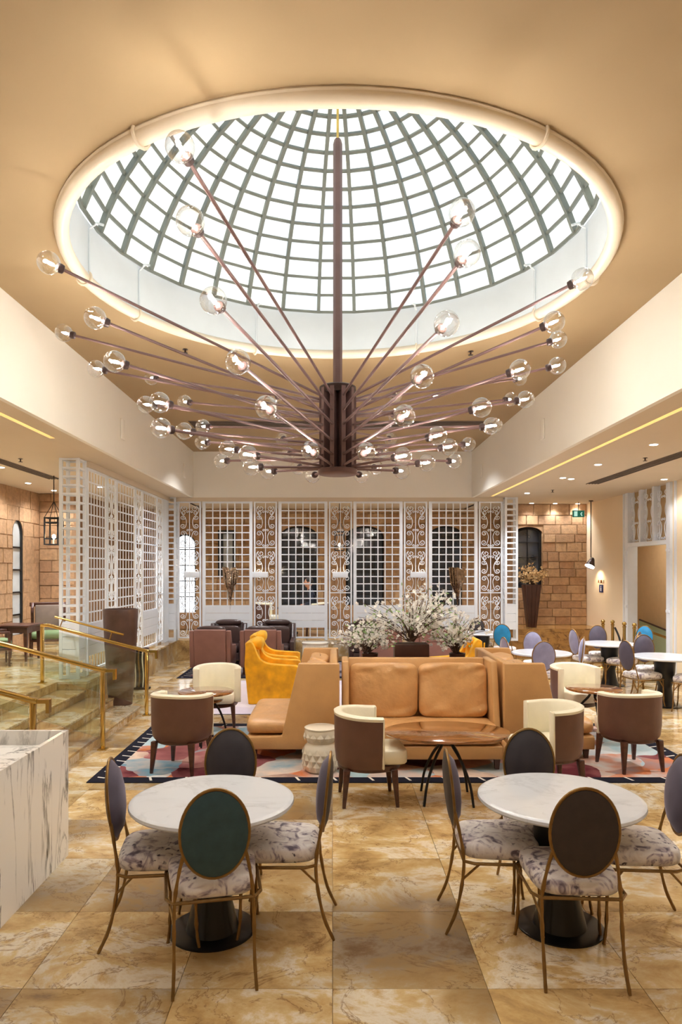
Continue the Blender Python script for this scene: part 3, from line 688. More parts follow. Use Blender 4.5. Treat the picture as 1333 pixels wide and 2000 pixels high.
for deg, pts in PXT.items():
    a = math.radians(deg); dirx, diry = math.sin(a), -math.cos(a)
    fin = MB().box(.05, .165, -.019, .019, .04, .76)
    fo = fin.build('fin', 'bronze', ch); fo.rotation_euler = (0, 0, math.atan2(diry, dirx))
    for i in range(6):
        p = pts[i] if i < len(pts) else None
        if p:
            u = (p[0]-CX)/FPX; v = (CY-p[1])/FPX
            # intersect the line of sight with the fin's vertical plane
            den = dirx-u*diry
            r = (u*HY-HX)/den if abs(den) > 1e-6 else prof[i][0]
            z = H+v*(HY+r*diry)
        else: r, z = prof[i]; r *= random.uniform(.93, 1.03)
        A = Vector((.15*dirx, .15*diry, ZAT[i]-HZ)); G = Vector((r*dirx, r*diry, z-HZ)); dv = (G-A).normalized(); B = G-dv*.085
        arm = MB().tube([A, B], .0115, 8).build('arm', 'bronze', ch, smooth=True)
        q = dv.to_track_quat('Z', 'Y').to_euler()
        for nm, me_, off in (('socket', sock_me, -.078), ('globe', globe_me, 0), ('filament', fil_me, -.015)):
            o = inst(nm, me_, arm, tuple(G+dv*off)); o.rotation_euler = q

# ================================================================== WHITE SCREENS
SB, ST = ZP+.045, 3.60         # bottom and top of the screens
def spiral(cx, cz, r, a0, turns, n=16):
    return [(cx+r*(1-.8*k/n)*math.cos(a0+turns*2*PI*k/n), 0, cz+r*(1-.8*k/n)*math.sin(a0+turns*2*PI*k/n)) for k in range(n+1)]
def scroll_mesh(hw, hh, sgn):
    b = MB(); k = hw/.2; q = hh
    def C(pts): return [(sgn*p[0]*k, 0, p[2]*q) for p in pts]
    def s(cx, cz, r, a0, t): return spiral(cx, cz, r, a0, t)
    R = .0085
    A = list(reversed(s(.095, .875, .068, .25*PI, -1.35)))      # upper volute
    mid = smooth_path([(.143, 0, .923), (.185, 0, .86), (.160, 0, .76), (.085, 0, .66), (.062, 0, .55), (.088, 0, .44)], 5)
    E = s(.133, .475, .055, 1.25*PI, 1.3)
    b.tube(C(A+mid[1:-1]+E), R, 4)
    b.tube(C(smooth_path([(.085, 0, .66), (.10, 0, .62)], 2)+s(.14, .665, .047, 1.2*PI, 1.25)), R, 4)
    b.tube(C(smooth_path([(.163, 0, .77), (.13, 0, .73)], 2)+s(.128, .775, .045, 1.45*PI, -1.1)), R, 4)
    b.tube(C(list(reversed(s(.125, .305, .058, .8*PI, -1.3)))+smooth_path([(.078, 0, .34), (.045, 0, .25), (.05, 0, .17), (.08, 0, .06)], 4)+s(.13, .10, .064, 1.2*PI, 1.35)), R, 4)
    b.tube(C([(0, 0, .80)]+s(.04, .79, .03, PI, -1.1)), R*.9, 4)
    b.tube(C([(0, 0, .385)]+s(.038, .375, .03, PI, -1.1)), R*.9, 4)
    b.tube(C([(0, 0, .02)]+s(.04, .04, .03, PI, 1.1)), R*.9, 4)
    return b
SCR = {}
def scroll_panel(label, W, loc, rz, z0=SB, z1=ST, units=3, group='ornate scroll panels of the white screen', cat='screen', name='scroll_screen'):
    t = thing(name, label, cat, loc, rz, group); z0 -= loc[2]; z1 -= loc[2]
    fw = .035
    for sx in (-1, 1): MB().box(sx*W/2-(fw if sx > 0 else 0), sx*W/2+(fw if sx < 0 else 0), -.02, .02, z0, z1).build('stile', 'white', t)
    for k in range(units+1):
        z = z0+(z1-z0-.03)*k/units
        MB().box(-W/2+fw, W/2-fw, -.012, .012, z, z+.03 if k in (0, units) else z+.02).build('rail', 'white', t)
    MB().box(-.008, .008, -.008, .008, z0+.03, z1-.03).build('rod', 'white', t)
    hh = (z1-z0)/units-.03; hw = W/2-fw-.004
    for sgn in (-1, 1):
        key = (round(hw, 3), round(hh, 3), sgn)
        if key not in SCR:
            SCR[key] = scroll_mesh(hw, hh, sgn).mesh('scrollwork'); SCR[key].materials.append(M_['white'])
        for k in range(units): inst('scrollwork', SCR[key], t, (0, 0, z0+(z1-z0-.03)*k/units+.025))
    return t
BARS = {}
def bar_mesh(kind, L, hd=.015, hw=.0115):
    key = (kind, round(L, 3), hd)
    if key not in BARS:
        b = MB().box(-hw, hw, -hd, hd, 0, L) if kind == 'v' else MB().box(0, L, -hd*.8, hd*.8, -.0115, .0115)
        BARS[key] = b.mesh('lattice_bar'); BARS[key].materials.append(M_['white'])
    return BARS[key]
def grid_panel(label, W, loc, rz, cols=6, rows=14, boards=True, stile=.07, name='lattice_screen', group='square lattice panels of the white screen', z0=SB, z1=ST, depth=.03, flat=False):
    t = thing(name, label, 'screen', loc, rz, group); z0 -= loc[2]; z1 -= loc[2]
    for sx in (-1, 1): MB().box(sx*W/2-(stile if sx > 0 else 0), sx*W/2+(stile if sx < 0 else 0), -depth, depth, z0-.04, z1).build('stile', 'white', t)
    iw = W-2*stile
    zb0, zb1 = z0+.24, z0+.74            # boards
    MB().box(-iw/2, iw/2, -.02, .02, z1-.04, z1).build('rail', 'white', t)
    MB().box(-iw/2, iw/2, -.02, .02, z0, z0+.035).build('rail', 'white', t)
    if boards:
        for k in range(3):
            h = (zb1-zb0)/3
            MB().box(-iw/2, iw/2, -.016, .016, zb0+h*k+.003, zb0+h*(k+1)-.003).build('board', 'white', t)
    lo = zb1 if boards else z0+.035
    ch_ = (z1-.04-lo)/rows
    kw = dict(hd=.004, hw=.012) if flat else {}
    for i in range(1, cols):
        x = -iw/2+iw*i/cols
        inst('lattice_bar', bar_mesh('v', z1-.04-lo, **kw), t, (x, 0, lo))
        if boards: inst('lattice_bar', bar_mesh('v', zb0-z0-.035, **kw), t, (x, 0, z0+.035))
    for j in range(rows if boards else rows):
        inst('lattice_bar', bar_mesh('h', iw, **kw), t, (-iw/2, 0, lo+ch_*j))
    return t
ORD = ['first', 'second', 'third', 'fourth', 'fifth', 'sixth']
def X(x): return (x-CX)*YB/FPX
for i, (a, b) in enumerate(((394, 494), (543, 641), (690, 788), (838, 935))):
    grid_panel('white square lattice panel of the far screen, %s from the left corner' % ORD[i], X(b)-X(a)-.02, ((X(a)+X(b))/2, YB+.05, ZP), 0)
for i, (a, b) in enumerate(((346, 393), (495, 542), (642, 689), (789, 836.5), (936, 984))):
    scroll_panel('white wrought scrollwork panel of the far screen, %s from the left corner' % ORD[i], X(b)-X(a)-.02, ((X(a)+X(b))/2, YB+.05, ZP), 0)
def lattice_post(label, loc, wx, wy, rows=19):
    t = thing('lattice_post', label, 'screen', loc, 0, 'white lattice posts'); z0, z1 = 0.0, ZS-loc[2]-.002
    c = .045
    for sx in (-1, 1):
        for sy in (-1, 1):
            MB().box(sx*wx/2-(c if sx > 0 else 0), sx*wx/2+(c if sx < 0 else 0), sy*wy/2-(c if sy > 0 else 0), sy*wy/2+(c if sy < 0 else 0), z0, z1).build('corner_post', 'white', t)
    zb = .80
    for sy in (-1, 1):
        y = sy*(wy/2-.02)
        for j in range(rows+1):
            z = zb+(z1-zb-.03)*j/rows
            MB().box(-wx/2+c, wx/2-c, y-.01, y+.01, z, z+.028).build('rung', 'white', t)
        for k in range(3): MB().box(-wx/2+c, wx/2-c, y-.012, y+.012, .25+.183*k+.004, .25+.183*(k+1)-.004).build('board', 'white', t)
        MB().box(-wx/2+c, wx/2-c, y-.012, y+.012, .0, .05).build('base_rail', 'white', t)
    for sx in (-1, 1):
        x = sx*(wx/2-.02)
        for j in range(rows+1):
            z = zb+(z1-zb-.03)*j/rows
            MB().box(x-.01, x+.01, -wy/2+c, wy/2-c, z, z+.028).build('rung', 'white', t)
        for k in range(3): MB().box(x-.012, x+.012, -wy/2+c, wy/2-c, .25+.183*k+.004, .25+.183*(k+1)-.004).build('board', 'white', t)
    return t
lattice_post('tall white lattice pillar at the top of the steps', (-3.853, 10.215, ZP+.004), .294, .31)
lattice_post('white lattice post where the two screens meet in the corner', (X(333.5), YB+.05, ZP), .27, .27)
lattice_post('white lattice post ending the far screen beside the stone wall', (X(998), YB+.05, ZP), .29, .27)
XL = -3.72
cells = [(10.42, 11.32, 'g'), (11.34, 11.82, 's'), (11.84, 12.94, 'g'), (12.96, 13.44, 's'), (13.46, 14.56, 'g'), (14.58, 15.06, 's')]
ng = ns_ = 0
for a, b, k in cells:
    if k == 'g':
        grid_panel('white square lattice panel of the side screen above the steps, %s from the pillar' % ORD[ng], b-a, (XL, (a+b)/2, ZP), PI/2, cols=6, flat=True, stile=.05, depth=.015); ng += 1
    else:
        scroll_panel('white scrollwork panel of the side screen above the steps, %s from the pillar' % ORD[ns_], b-a, (XL, (a+b)/2, ZP), PI/2); ns_ += 1
st('trim_2', MB().box(XL-.05, XL+.05, 10.4, YB+.1, ST+.002, ZS-.001).box(XL+.05, X(984), YB, YB+.1, ST+.002, ZS-.001), 'soffit', 'cream beam above the white screens')
st('trim_3', MB().box(XL-.03, XL+.03, 15.07, YB-.1, ZP+.005, ST), 'white', 'white filler strip at the screen corner')

# ================================================================== FURNITURE
# ---- rugs
def rug(label, x0, x1, y0, y1, stops, border=.16, scale=.9, tick=.36):
    m = rug_mat('rug_pattern', x1-x0, y1-y0, border, stops, scale, tick)
    o = MB().box(-(x1-x0)/2, (x1-x0)/2, -(y1-y0)/2, (y1-y0)/2, 0, .008).build('rug', m, loc=((x0+x1)/2, (y0+y1)/2, .0005)); tag(o, label, 'rug')
rug('large multicoloured rug with dark ticked border under the tan sofas', -2.37, 3.82, 6.62, 9.15,
    [(.14, srgb(96, 40, 48)), (.26, srgb(164, 104, 104)), (.36, srgb(214, 178, 160)), (.45, srgb(160, 188, 198)), (.55, srgb(206, 206, 204)), (.64, srgb(204, 120, 74)), (.74, srgb(110, 150, 168)), (.84, srgb(216, 190, 170)), (.95, srgb(100, 40, 50))], scale=2.1)
rug('pale lavender rug under the yellow armchairs', -1.9, 3.4, 9.75, 12.7,
    [(.1, srgb(206, 198, 208)), (.5, srgb(222, 214, 220)), (.9, srgb(200, 190, 206))], border=.001, tick=50)
rug('dark bordered rug under the brown leather armchairs', -2.95, 2.9, 13.0, 15.45,
    [(.2, srgb(70, 60, 66)), (.5, srgb(166, 156, 160)), (.8, srgb(110, 72, 70))], border=.2)

# ---- oval back dining chair; local origin on the floor under the seat centre, facing +y
def ellipse_pts(w_, h_, n=32): return [(w_*math.sin(2*PI*k/n), h_*math.cos(2*PI*k/n)) for k in range(n)]
OVW, OVH, TILT = .168, .225, math.radians(5.5)
def oval_mesh(name, m, y_edge, y_mid, ro, rings=5):
    b = MB(); vs = []; fs = []; n = 32
    for i in range(rings):
        f = 1-i/(rings-1)*.999; yy = y_edge+(y_mid-y_edge)*math.sqrt(max(0, 1-f*f))
        vs += [(x*f*ro, yy, z*f*ro) for x, z in ellipse_pts(OVW, OVH, n)]
    for i in range(rings-1):
        for k in range(n): fs.append((i*n+k, i*n+(k+1) % n, (i+1)*n+(k+1) % n, (i+1)*n+k))
    fs.append(tuple(range((rings-1)*n, rings*n)))
    me = b.add(vs, fs).mesh(name, 60); me.materials.append(M_[m]); return me
def place_back(o): o.location = (0, -.268, .762); o.rotation_euler = (TILT, 0, 0)
def wob(pts, r, rnd):
    P = smooth_path(pts, 4); rr = [r*(1+.22*math.sin(i*2.1)*.6+(.25 if i % 5 == 2 else 0)) for i in range(len(P))]
    return P, rr
def dining_chair(label, loc, rz, pad, rear, group=None):
    rnd = random.Random(4)
    t = thing('dining_chair', label, 'chair', loc, rz, group)
    # seat
    seat = MB().pillow(0, 0, .465, .225, .225, .055, .42, .5, 36, 12)
    seat.v = [(x*(1+.08*(y/.22)), y, z) for x, y, z in seat.v]
    seat.build('seat', 'floral', t, smooth=80)
    ring = [(-.20, -.215, .415), (.20, -.215, .415), (.235, -.16, .415), (.245, .16, .415), (.21, .22, .415), (-.21, .22, .415), (-.245, .16, .415), (-.235, -.16, .415)]
    MB().tube(ring, .009, 6, closed=True).build('seat_frame', 'gold', t, smooth=True)
    for sx in (-1, 1):
        P, rr = wob([(sx*.225, .19, .42), (sx*.222, .2, .25), (sx*.225, .205, .1), (sx*.235, .22, 0)], .009, rnd)
        MB().tube(P, rr, 6).build('leg', 'gold', t, smooth=True)
        P, rr = wob([(sx*.148, -.258, .672), (sx*.170, -.238, .58), (sx*.192, -.214, .43), (sx*.195, -.225, .28), (sx*.195, -.26, .12), (sx*.20, -.315, 0)], .009, rnd)
        MB().tube(P, rr, 6).build('leg', 'gold', t, smooth=True)
        MB().tube([(sx*.224, .195, .30), (sx*.235, .12, .41)], .007, 5).build('brace', 'gold', t)
        MB().tube([(sx*.195, -.222, .31), (sx*.225, -.13, .41)], .007, 5).build('brace', 'gold', t)
    place_back(inst('back_pad', oval_mesh('back_pad', pad, .004, .062, .965), t))
    place_back(inst('back_panel', oval_mesh('back_panel', rear, -.006, -.03, .965), t))
    fr = MB().tube([(x, 0, z) for x, z in ellipse_pts(OVW, OVH, 40)], .0082, 8, closed=True).build('back_frame', 'gold', t, smooth=True); place_back(fr)
    return t
PAD = {k: oval_mesh('back_pad', k, .004, .062, .965) for k in ('velvet_grey', 'velvet_lav', 'velvet_dark', 'velvet_blue')}
REAR = {k: oval_mesh('back_panel', k, -.006, -.03, .965) for k in ('back_teal', 'back_char', 'velvet_lav', 'velvet_grey', 'velvet_blue')}
proto = [None]
def chair(x, y, face_deg, label, pad='velvet_grey', rear='back_char', group='oval backed dining chairs'):
    """face_deg: direction the sitter faces, 0 = away from viewer (+y), 90 = to the right"""
    rz = -math.radians(face_deg)
    if proto[0] is None:
        proto[0] = dining_chair(label, (x, y, 0), rz, pad, rear, group); return proto[0]
    return copy_tree(proto[0], (x, y, 0), rz, label, group, {'back_pad': PAD[pad], 'back_panel': REAR[rear]})
def round_table(label, x, y, R=.465):
    t = thing('round_table', label, 'table', (x, y, 0), 0, 'round white marble tables')
    MB().lathe([(R-.03, .712), (R-.008, .718), (R, .728), (R-.003, .742), (R-.02, .75), (R-.03, .75)], 56).build('table_top', 'marbletop', t, smooth=True)
    MB().lathe([(.15, .012), (.145, .03), (.115, .15), (.10, .26), (.10, .30), (.11, .32), (.145, .52), (.155, .69), (.155, .711)], 36).build('pedestal', 'black', t, smooth=True)
    MB().lathe([(.245, 0), (.245, .008), (.235, .012)], 44).build('base_plate', 'black', t, smooth=True)
    return t
round_table('round white marble table at the front left with four chairs', -.685, 3.93)
round_table('round white marble table at the front right with four chairs', 1.31, 3.97)
chair(-.63, 3.62, -12, 'oval backed chair with dark teal back nearest the viewer at the front left table', 'velvet_grey', 'back_teal')
chair(-.97, 3.92, 82, 'grey velvet oval backed chair on the left side of the front left table', 'velvet_grey', 'back_char')
chair(-.30, 4.02, -88, 'grey velvet oval backed chair on the right side of the front left table', 'velvet_grey', 'back_char')
chair(-.68, 4.32, 180, 'dark velvet oval backed chair on the far side of the front left table', 'velvet_dark', 'back_char')
chair(1.25, 3.64, 3, 'oval backed chair with dark brown back nearest the viewer at the front right table', 'velvet_grey', 'back_char')
chair(.96, 4.06, 92, 'grey velvet oval backed chair on the left side of the front right table', 'velvet_grey', 'back_char')
chair(1.73, 3.98, -84, 'grey velvet oval backed chair cut by the right picture edge at the front table', 'velvet_grey', 'back_char')
chair(1.31, 4.32, 180, 'dark velvet oval backed chair on the far side of the front right table', 'velvet_dark', 'back_char')
# right side sets
round_table('round white marble table just behind the right tan sofa', 3.31, 10.9)
round_table('round white marble table between the brass posts and grey chairs', 4.93, 12.25)
round_table('round white marble table farthest right near the doorway', 5.02, 10.4)
round_table('round white marble table behind the blossoms near the end of the far screen', 3.12, 14.35)
chair(2.98, 10.9, 80, 'lavender chair seen edge on between tan sofa and white table', 'velvet_lav', 'velvet_lav')
chair(3.46, 11.62, 180, 'lavender chair facing the viewer behind the white table near the sofa', 'velvet_lav', 'velvet_lav')
chair(3.17, 10.52, 5, 'pale lavender chair with its back to the viewer, next to the right tan sofa', 'velvet_lav', 'velvet_lav')
chair(3.72, 11.02, -70, 'lavender chair turned to the left at the white table near the sofa', 'velvet_lav', 'velvet_lav')
chair(4.58, 12.35, 80, 'purple grey chair facing right at the table by the brass posts', 'velvet_grey', 'velvet_lav')
chair(5.05, 12.9, 185, 'purple grey chair facing the viewer behind the table by the brass posts', 'velvet_grey', 'velvet_grey')
chair(5.04, 11.98, -50, 'purple grey chair angled beside the table by the brass posts', 'velvet_grey', 'velvet_grey')
chair(4.68, 10.42, 75, 'purple grey chair facing right at the farthest right table', 'velvet_grey', 'velvet_grey')
chair(5.10, 11.0, 180, 'purple grey chair facing the viewer behind the farthest right table', 'velvet_grey', 'velvet_grey')
chair(5.22, 10.02, -55, 'purple grey chair cut by the right picture edge at the farthest right table', 'velvet_grey', 'velvet_grey')
chair(5.72, 12.9, -130, 'bright blue velvet chair peeping out by the doorway', 'velvet_blue', 'velvet_blue')
chair(3.42, 13.75, 20, 'bright blue velvet chair beside the blossoms', 'velvet_blue', 'velvet_blue')
chair(3.18, 14.85, 180, 'dark velvet chair behind the bright blue chair', 'velvet_dark', 'back_char')

# ---- barrel chair: local origin on floor under centre, facing +y
def barrel_chair(label, loc, rz, group='brown and cream barrel chairs'):
    t = thing('barrel_chair', label, 'chair', loc, rz, group)
    def U(s, off):       # s in 0..1 along the U from left front to right front
        hw, yb, yf, r = .30-off, -.29+off, .10, .27-off
        # straight side, quarter ellipse, back, quarter, side
        L1 = yf-(yb+r); La = PI*r/2; Lb = 2*(hw-r); T = 2*L1+2*La+Lb; d = s*T
        if d < L1: return (-hw, yf-d)
        d -= L1
        if d < La: a = d/r; return (-hw+r-r*math.cos(a), yb+r-r*math.sin(a))
        d -= La
        if d < Lb: return (-hw+r+d, yb)
        d -= Lb
        if d < La: a = d/r; return (hw-r+r*math.sin(a), yb+r-r*math.cos(a))
        d -= La; return (hw, yb+r+d)
    n = 36
    def top(s): return .785+.025*math.sin(PI*s)**1.5
    def loft(secs):      # secs: list of (offset, z function)
        b = MB(); vs = []; fs = []; m = len(secs)
        for i in range(n+1):
            s = i/n
            for off, zf in secs: x, y = U(s, off); vs.append((x, y, zf(s)))
        for i in range(n):
            for k in range(m-1): fs.append((i*m+k, i*m+k+1, (i+1)*m+k+1, (i+1)*m+k))
        return b, vs, fs, m
    b, vs, fs, m = loft([(.035, lambda s: .335), (.012, lambda s: .37), (0, lambda s: .47), (-.004, lambda s: top(s)-.035), (.03, lambda s: top(s)-.035), (.04, lambda s: .335), (.035, lambda s: .335)])
    fs += [tuple(range(m-1)), tuple(range(n*m, n*m+m-1))]
    b.add(vs, fs).build('outer_shell', 'brownleather', t, smooth=50)
    b, vs, fs, m = loft([(-.006, lambda s: top(s)-.034), (-.008, lambda s: top(s)-.012), (.012, lambda s: top(s)), (.05, lambda s: top(s)), (.072, lambda s: top(s)-.02), (.075, lambda s: .42), (.041, lambda s: .37), (.031, lambda s: top(s)-.034), (-.006, lambda s: top(s)-.034)])
    fs += [tuple(range(m-1)), tuple(range(n*m, n*m+m-1))]
    b.add(vs, fs).build('lining', 'creamleather', t, smooth=60)
    for sx in (-1, 1):
        MB().box(sx*.262-.042, sx*.262+.042, .095, .115, .345, .782).build('arm_edge', 'creamleather', t, bevel=.009)
    MB().pillow(0, .05, .425, .222, .285, .072, .26, .3, 36, 12).build('seat', 'creamleather', t, smooth=80)
    MB().lathe([(.24, .305), (.25, .312), (.25, .348), (.24, .353)], 28, 0, .015, True, 1.05, 1.12).build('seat_rail', 'darkwood', t, smooth=True)
    for sx in (-1, 1):
        for yy, k in ((.21, 1), (-.2, -1)):
            MB().frustum(sx*.222, yy+.028*k, 0, .325, .014, .014, .029, .029, -sx*.022, -.028*k).build('leg', 'darkwood', t, bevel=.005)
    return t
bproto = barrel_chair('brown and cream barrel chair turned right beside the large oval wood table', (.31, 6.15, 0), -math.radians(86))
def bchair(x, y, f, label): return copy_tree(bproto, (x, y, 0), -math.radians(f), label)
bchair(2.02, 6.42, -100, 'brown and cream barrel chair half hidden behind the front right table chair')
bchair(-1.55, 7.08, 14, 'brown barrel chair seen from behind on the left part of the large rug')
bchair(-1.50, 8.95, 172, 'cream lined barrel chair facing the viewer behind the small left wood tables')
bchair(3.17, 9.0, 168, 'cream lined barrel chair facing the viewer behind the small right wood tables')
bchair(3.08, 7.14, -12, 'brown barrel chair seen from behind at the right end of the large rug')

# ---- wooden lounge tables with curved iron legs
def wood_table(label, x, y, z, a, b_, nlegs=4, rot=.4, spread=.30, name='lounge_table'):
    t = thing(name, label, 'table', (x, y, .009), rot*0, 'glossy wooden lounge tables'); z -= .009
    MB().lathe([(.94, z-.028), (.98, z-.024), (1, z-.012), (.995, z-.003), (.98, z)], 56, 0, 0, True, a, b_).build('table_top', 'tablewood', t, smooth=True)
    MB().lathe([(.05, z-.05), (.07, z-.029)], 20).build('collar', 'iron', t, smooth=True)
    for k in range(nlegs):
        an = rot+2*PI*k/nlegs; c, s = math.cos(an), math.sin(an)
        pts = [(.03*c, .03*s, z-.03), (.06*c, .06*s, z*.82), (.16*c, .16*s, z*.62), (spread*.86*c, spread*.86*s, z*.32), (spread*c, spread*s, 0)]
        P = smooth_path(pts, 5); MB().tube(P, [.016-.005*i/len(P) for i in range(len(P))], 7).build('leg', 'iron', t, smooth=True)
    return t
wood_table('large glossy oval wood table in front of the tan sofa', 1.02, 6.16, .62, .565, .40, 4, .72, .30).location.z = 0
wood_table('higher glossy round wood table of the left pair', -1.50, 8.15, .62, .325, .325, 3, 2.6, .27)
wood_table('lower glossy round wood table of the left pair', -1.63, 8.2, .52, .33, .33, 3, .9, .27)
wood_table('higher glossy round wood table of the right pair', 3.17, 8.35, .62, .33, .33, 3, .4, .27)
wood_table('lower glossy round wood table of the right pair', 3.45, 8.18, .50, .33, .33, 3, 2.2, .27)

# ---- tan winged sofas: local origin floor, centre of length, rear at y=0, facing -y
def sofa(label, L, loc, rz, cushions, group='tan leather winged sofas'):
    t = thing('winged_sofa', label, 'sofa', loc, rz, group); wth = .075
    z0 = .115
    MB().box(-L/2+wth, L/2-wth, -1.0, -.04, z0, .25).build('base', 'tan', t, bevel=.012)
    ncs = 2
    iw = L-2*wth
    MB().pillow(0, -.63, .335, iw/2+.02, .39, .085, .18, .4, 44, 12).build('seat_cushion', 'tan2', t, smooth=80)
    MB().prism([(-.02, z0), (-.02, 1.035), (-.10, 1.035), (-.20, .30), (-.20, z0)], 'x', -L/2+wth, L/2-wth).build('backrest', 'tan', t, bevel=.015)
    for sx in (-1, 1):
        a = sx*L/2-(wth if sx > 0 else 0)
        MB().prism([(0, z0), (0, 1.04), (-.44, 1.04), (-.52, .70), (-.62, .26), (-.98, .25), (-.98, z0)], 'x', a, a+wth).build('wing', 'tan', t, bevel=.016)
    cw = iw/cushions
    for k in range(cushions):
        c = MB().pillow(0, 0, 0, cw/2-.004, .125, .30, .7, .27, 72, 44)
        rnd = random.Random(k+int(L*10))
        ph = [rnd.uniform(0, 6) for _ in range(4)]
        c.v = [(x, y+(-.02*math.exp(-((z+.05)/.1)**2) if y < 0 else 0)+(.012*math.sin(9*z+ph[0])+.009*math.sin(14*x+8*z+ph[1])+.006*math.sin(33*z+9*x+ph[2]+2*math.sin(7*x))+.004*math.sin(52*z-14*x+ph[3]))*(.5+1.1*min(1, abs(x)/(cw/2)))*(1 if y < 0 else 0), z) for x, y, z in c.v]
        o = c.build('back_cushion', 'tan2', t, smooth=80); o.location = (-iw/2+cw*(k+.5), -.275, .70); o.rotation_euler = (math.radians(-9), 0, 0)
    for sx in (-1, 1):
        for yy in (-.92, -.08): MB().frustum(sx*(L/2-.12), yy, 0, z0+.002, .02, .02, .03, .03).build('leg', 'darkwood', t)
    return t
sofa('tan leather sofa facing the viewer with two plump back cushions', 1.70, (.955, 7.98, .009), 0, 2)
sofa('tan leather sofa at the left of the group showing its slanted wing', 1.52, (.075, 8.13, .009), -PI/2, 2)
sofa('tan leather sofa at the right of the group showing its slanted wing', 1.52, (1.835, 8.13, .009), PI/2, 2)
# ---- console and planter in the middle of the sofas
t = thing('console', 'low dark console between the tan sofas carrying the blossoms', 'console', (.955, 8.42, 0))
MB().box(-.72, .72, -.30, .30, .88, .92).build('console_top', 'darkwood', t, bevel=.006)
for sx in (-1, 1): MB().box(sx*.6-.04, sx*.6+.04, -.25, .25, .009, .88).build('console_leg', 'darkwood', t)
def petals(b, c, r, rnd):
    nrm = Vector((rnd.gauss(0, 1), rnd.gauss(-.4, 1), rnd.gauss(.4, 1))).normalized(); u = nrm.orthogonal().normalized(); v = nrm.cross(u)
    for k in range(5):
        a = 2*PI*k/5+rnd.random()*.3; d = u*math.cos(a)+v*math.sin(a); e = nrm.cross(d)
        p0 = c; p1 = c+d*r*.6+e*r*.38+nrm*r*.22; p2 = c+d*r+nrm*r*.3; p3 = c+d*r*.6-e*r*.38+nrm*r*.22
        b.add([p0, p1, p2, p3], [(0, 1, 2, 3)])
def bouquet(name, label, loc, spread, height, nb, seed, flower='petal', fr=.024, leaf=True, base=None, dens=11, box=None):
    rnd = random.Random(seed); t = thing(name, label, 'flowers', loc)
    tw, fl, lf = MB(), MB(), MB()
    for i in range(nb):
        a = rnd.uniform(0, 2*PI); rr = spread*math.sqrt(rnd.random()); top = Vector((rr*math.cos(a), rr*.7*math.sin(a), height*(.35+.65*rnd.random())*(1.05-.45*(rr/spread)**2)))
        p0 = Vector((rnd.uniform(-.04, .04), rnd.uniform(-.04, .04), .02)); m = p0.lerp(top, .5)+Vector((rnd.gauss(0, .03), rnd.gauss(0, .03), .06))
        P = smooth_path([p0, m, top], 6)
        tw.tube(P, [.006-.0035*k/len(P) for k in range(len(P))], 5)
        for k in range(dens):
            f = .35+.65*rnd.random(); p = P[min(int(f*(len(P)-1)), len(P)-1)]
            c = p+Vector((rnd.gauss(0, .035), rnd.gauss(0, .035), rnd.gauss(0, .03)))
            if rnd.random() < .78 or not leaf:
                for q in range(rnd.choice((1, 1, 2))): petals(fl, c+Vector((rnd.gauss(0, .016), rnd.gauss(0, .016), rnd.gauss(0, .016))), fr*rnd.uniform(.7, 1.15), rnd)
            elif leaf:
                d = Vector((rnd.gauss(0, 1), rnd.gauss(0, 1), rnd.gauss(.2, 1))).normalized(); e = d.orthogonal().normalized()
                lf.add([c, c+d*.025+e*.012, c+d*.055, c+d*.025-e*.012], [(0, 1, 2, 3)])
    tw.build('branches', 'twig', t, smooth=True, kind='stuff'); fl.build('blossoms', flower, t, kind='stuff')
    if leaf: lf.build('leaves', 'leaf', t, kind='stuff')
    return t
pot = thing('planter_box', 'dark brown square planter box behind the tan sofa cushions', 'planter', (.95, 8.33, .92))
MB().box(-.205, .205, -.12, .12, 0, .24).build('box', 'vase', pot, bevel=.006)
MB().box(-.19, .19, -.105, .105, .235, .244).build('soil', 'twig', pot)
for k in range(2):
    p = thing('flower_pot', ['small dark pot hidden under the blossoms left of the planter box', 'small dark pot hidden under the blossoms right of the planter box'][k], 'planter', (.955+(-.5, .56)[k], 8.36, .92))
    MB().lathe([(.07, 0), (.09, .02), (.1, .12), (.085, .12), (.08, .10)], 20).build('pot', 'vase', p, smooth=True)
bouquet('blossom_branches', 'tall spreading white blossom branches in the dark planter box', (.95, 8.33, 1.164), .70, .74, 64, 21, dens=13, fr=.027)
bouquet('blossom_branches', 'low white blossoms spilling left of the planter box', (.42, 8.36, 1.03), .44, .46, 42, 22, dens=11, fr=.027)
bouquet('blossom_branches', 'low white blossoms spilling right of the planter box', (1.50, 8.36, 1.03), .42, .52, 36, 23, dens=11, fr=.027)

# ---- ceramic garden stool
t = thing('garden_stool', 'white ceramic garden stool with diamond relief beside the tan sofa', 'stool', (-.12, 7.02, .009))
MB().lathe([(.145, .0), (.165, .015), (.178, .06), (.178, .2), (.168, .25), (.145, .275), (.135, .29), (.15, .31), (.165, .35), (.168, .40), (.160, .425)], 40).build('body', 'ceramic', t, smooth=True)
MB().lathe([(.155, .425), (.168, .43), (.168, .44), (.15, .447)], 40).build('stool_top', 'ceramic', t, smooth=True)
dia = MB().add([(-.036, 0, 0), (0, 0, -.055), (.036, 0, 0), (0, 0, .055), (0, -.017, 0)], [(0, 1, 4), (1, 2, 4), (2, 3, 4), (3, 0, 4)]).mesh('diamond'); dia.materials.append(M_['ceramic'])
for row, (z, r, sz) in enumerate(((.07, .179, 1), (.13, .181, 1), (.19, .177, 1), (.355, .166, .8))):
    for k in range(14):
        a = 2*PI*(k+.5*(row % 2))/14
        o = inst('diamond', dia, t, (r*math.cos(a), r*math.sin(a), z), a+PI/2); o.scale = (1, 1, sz)

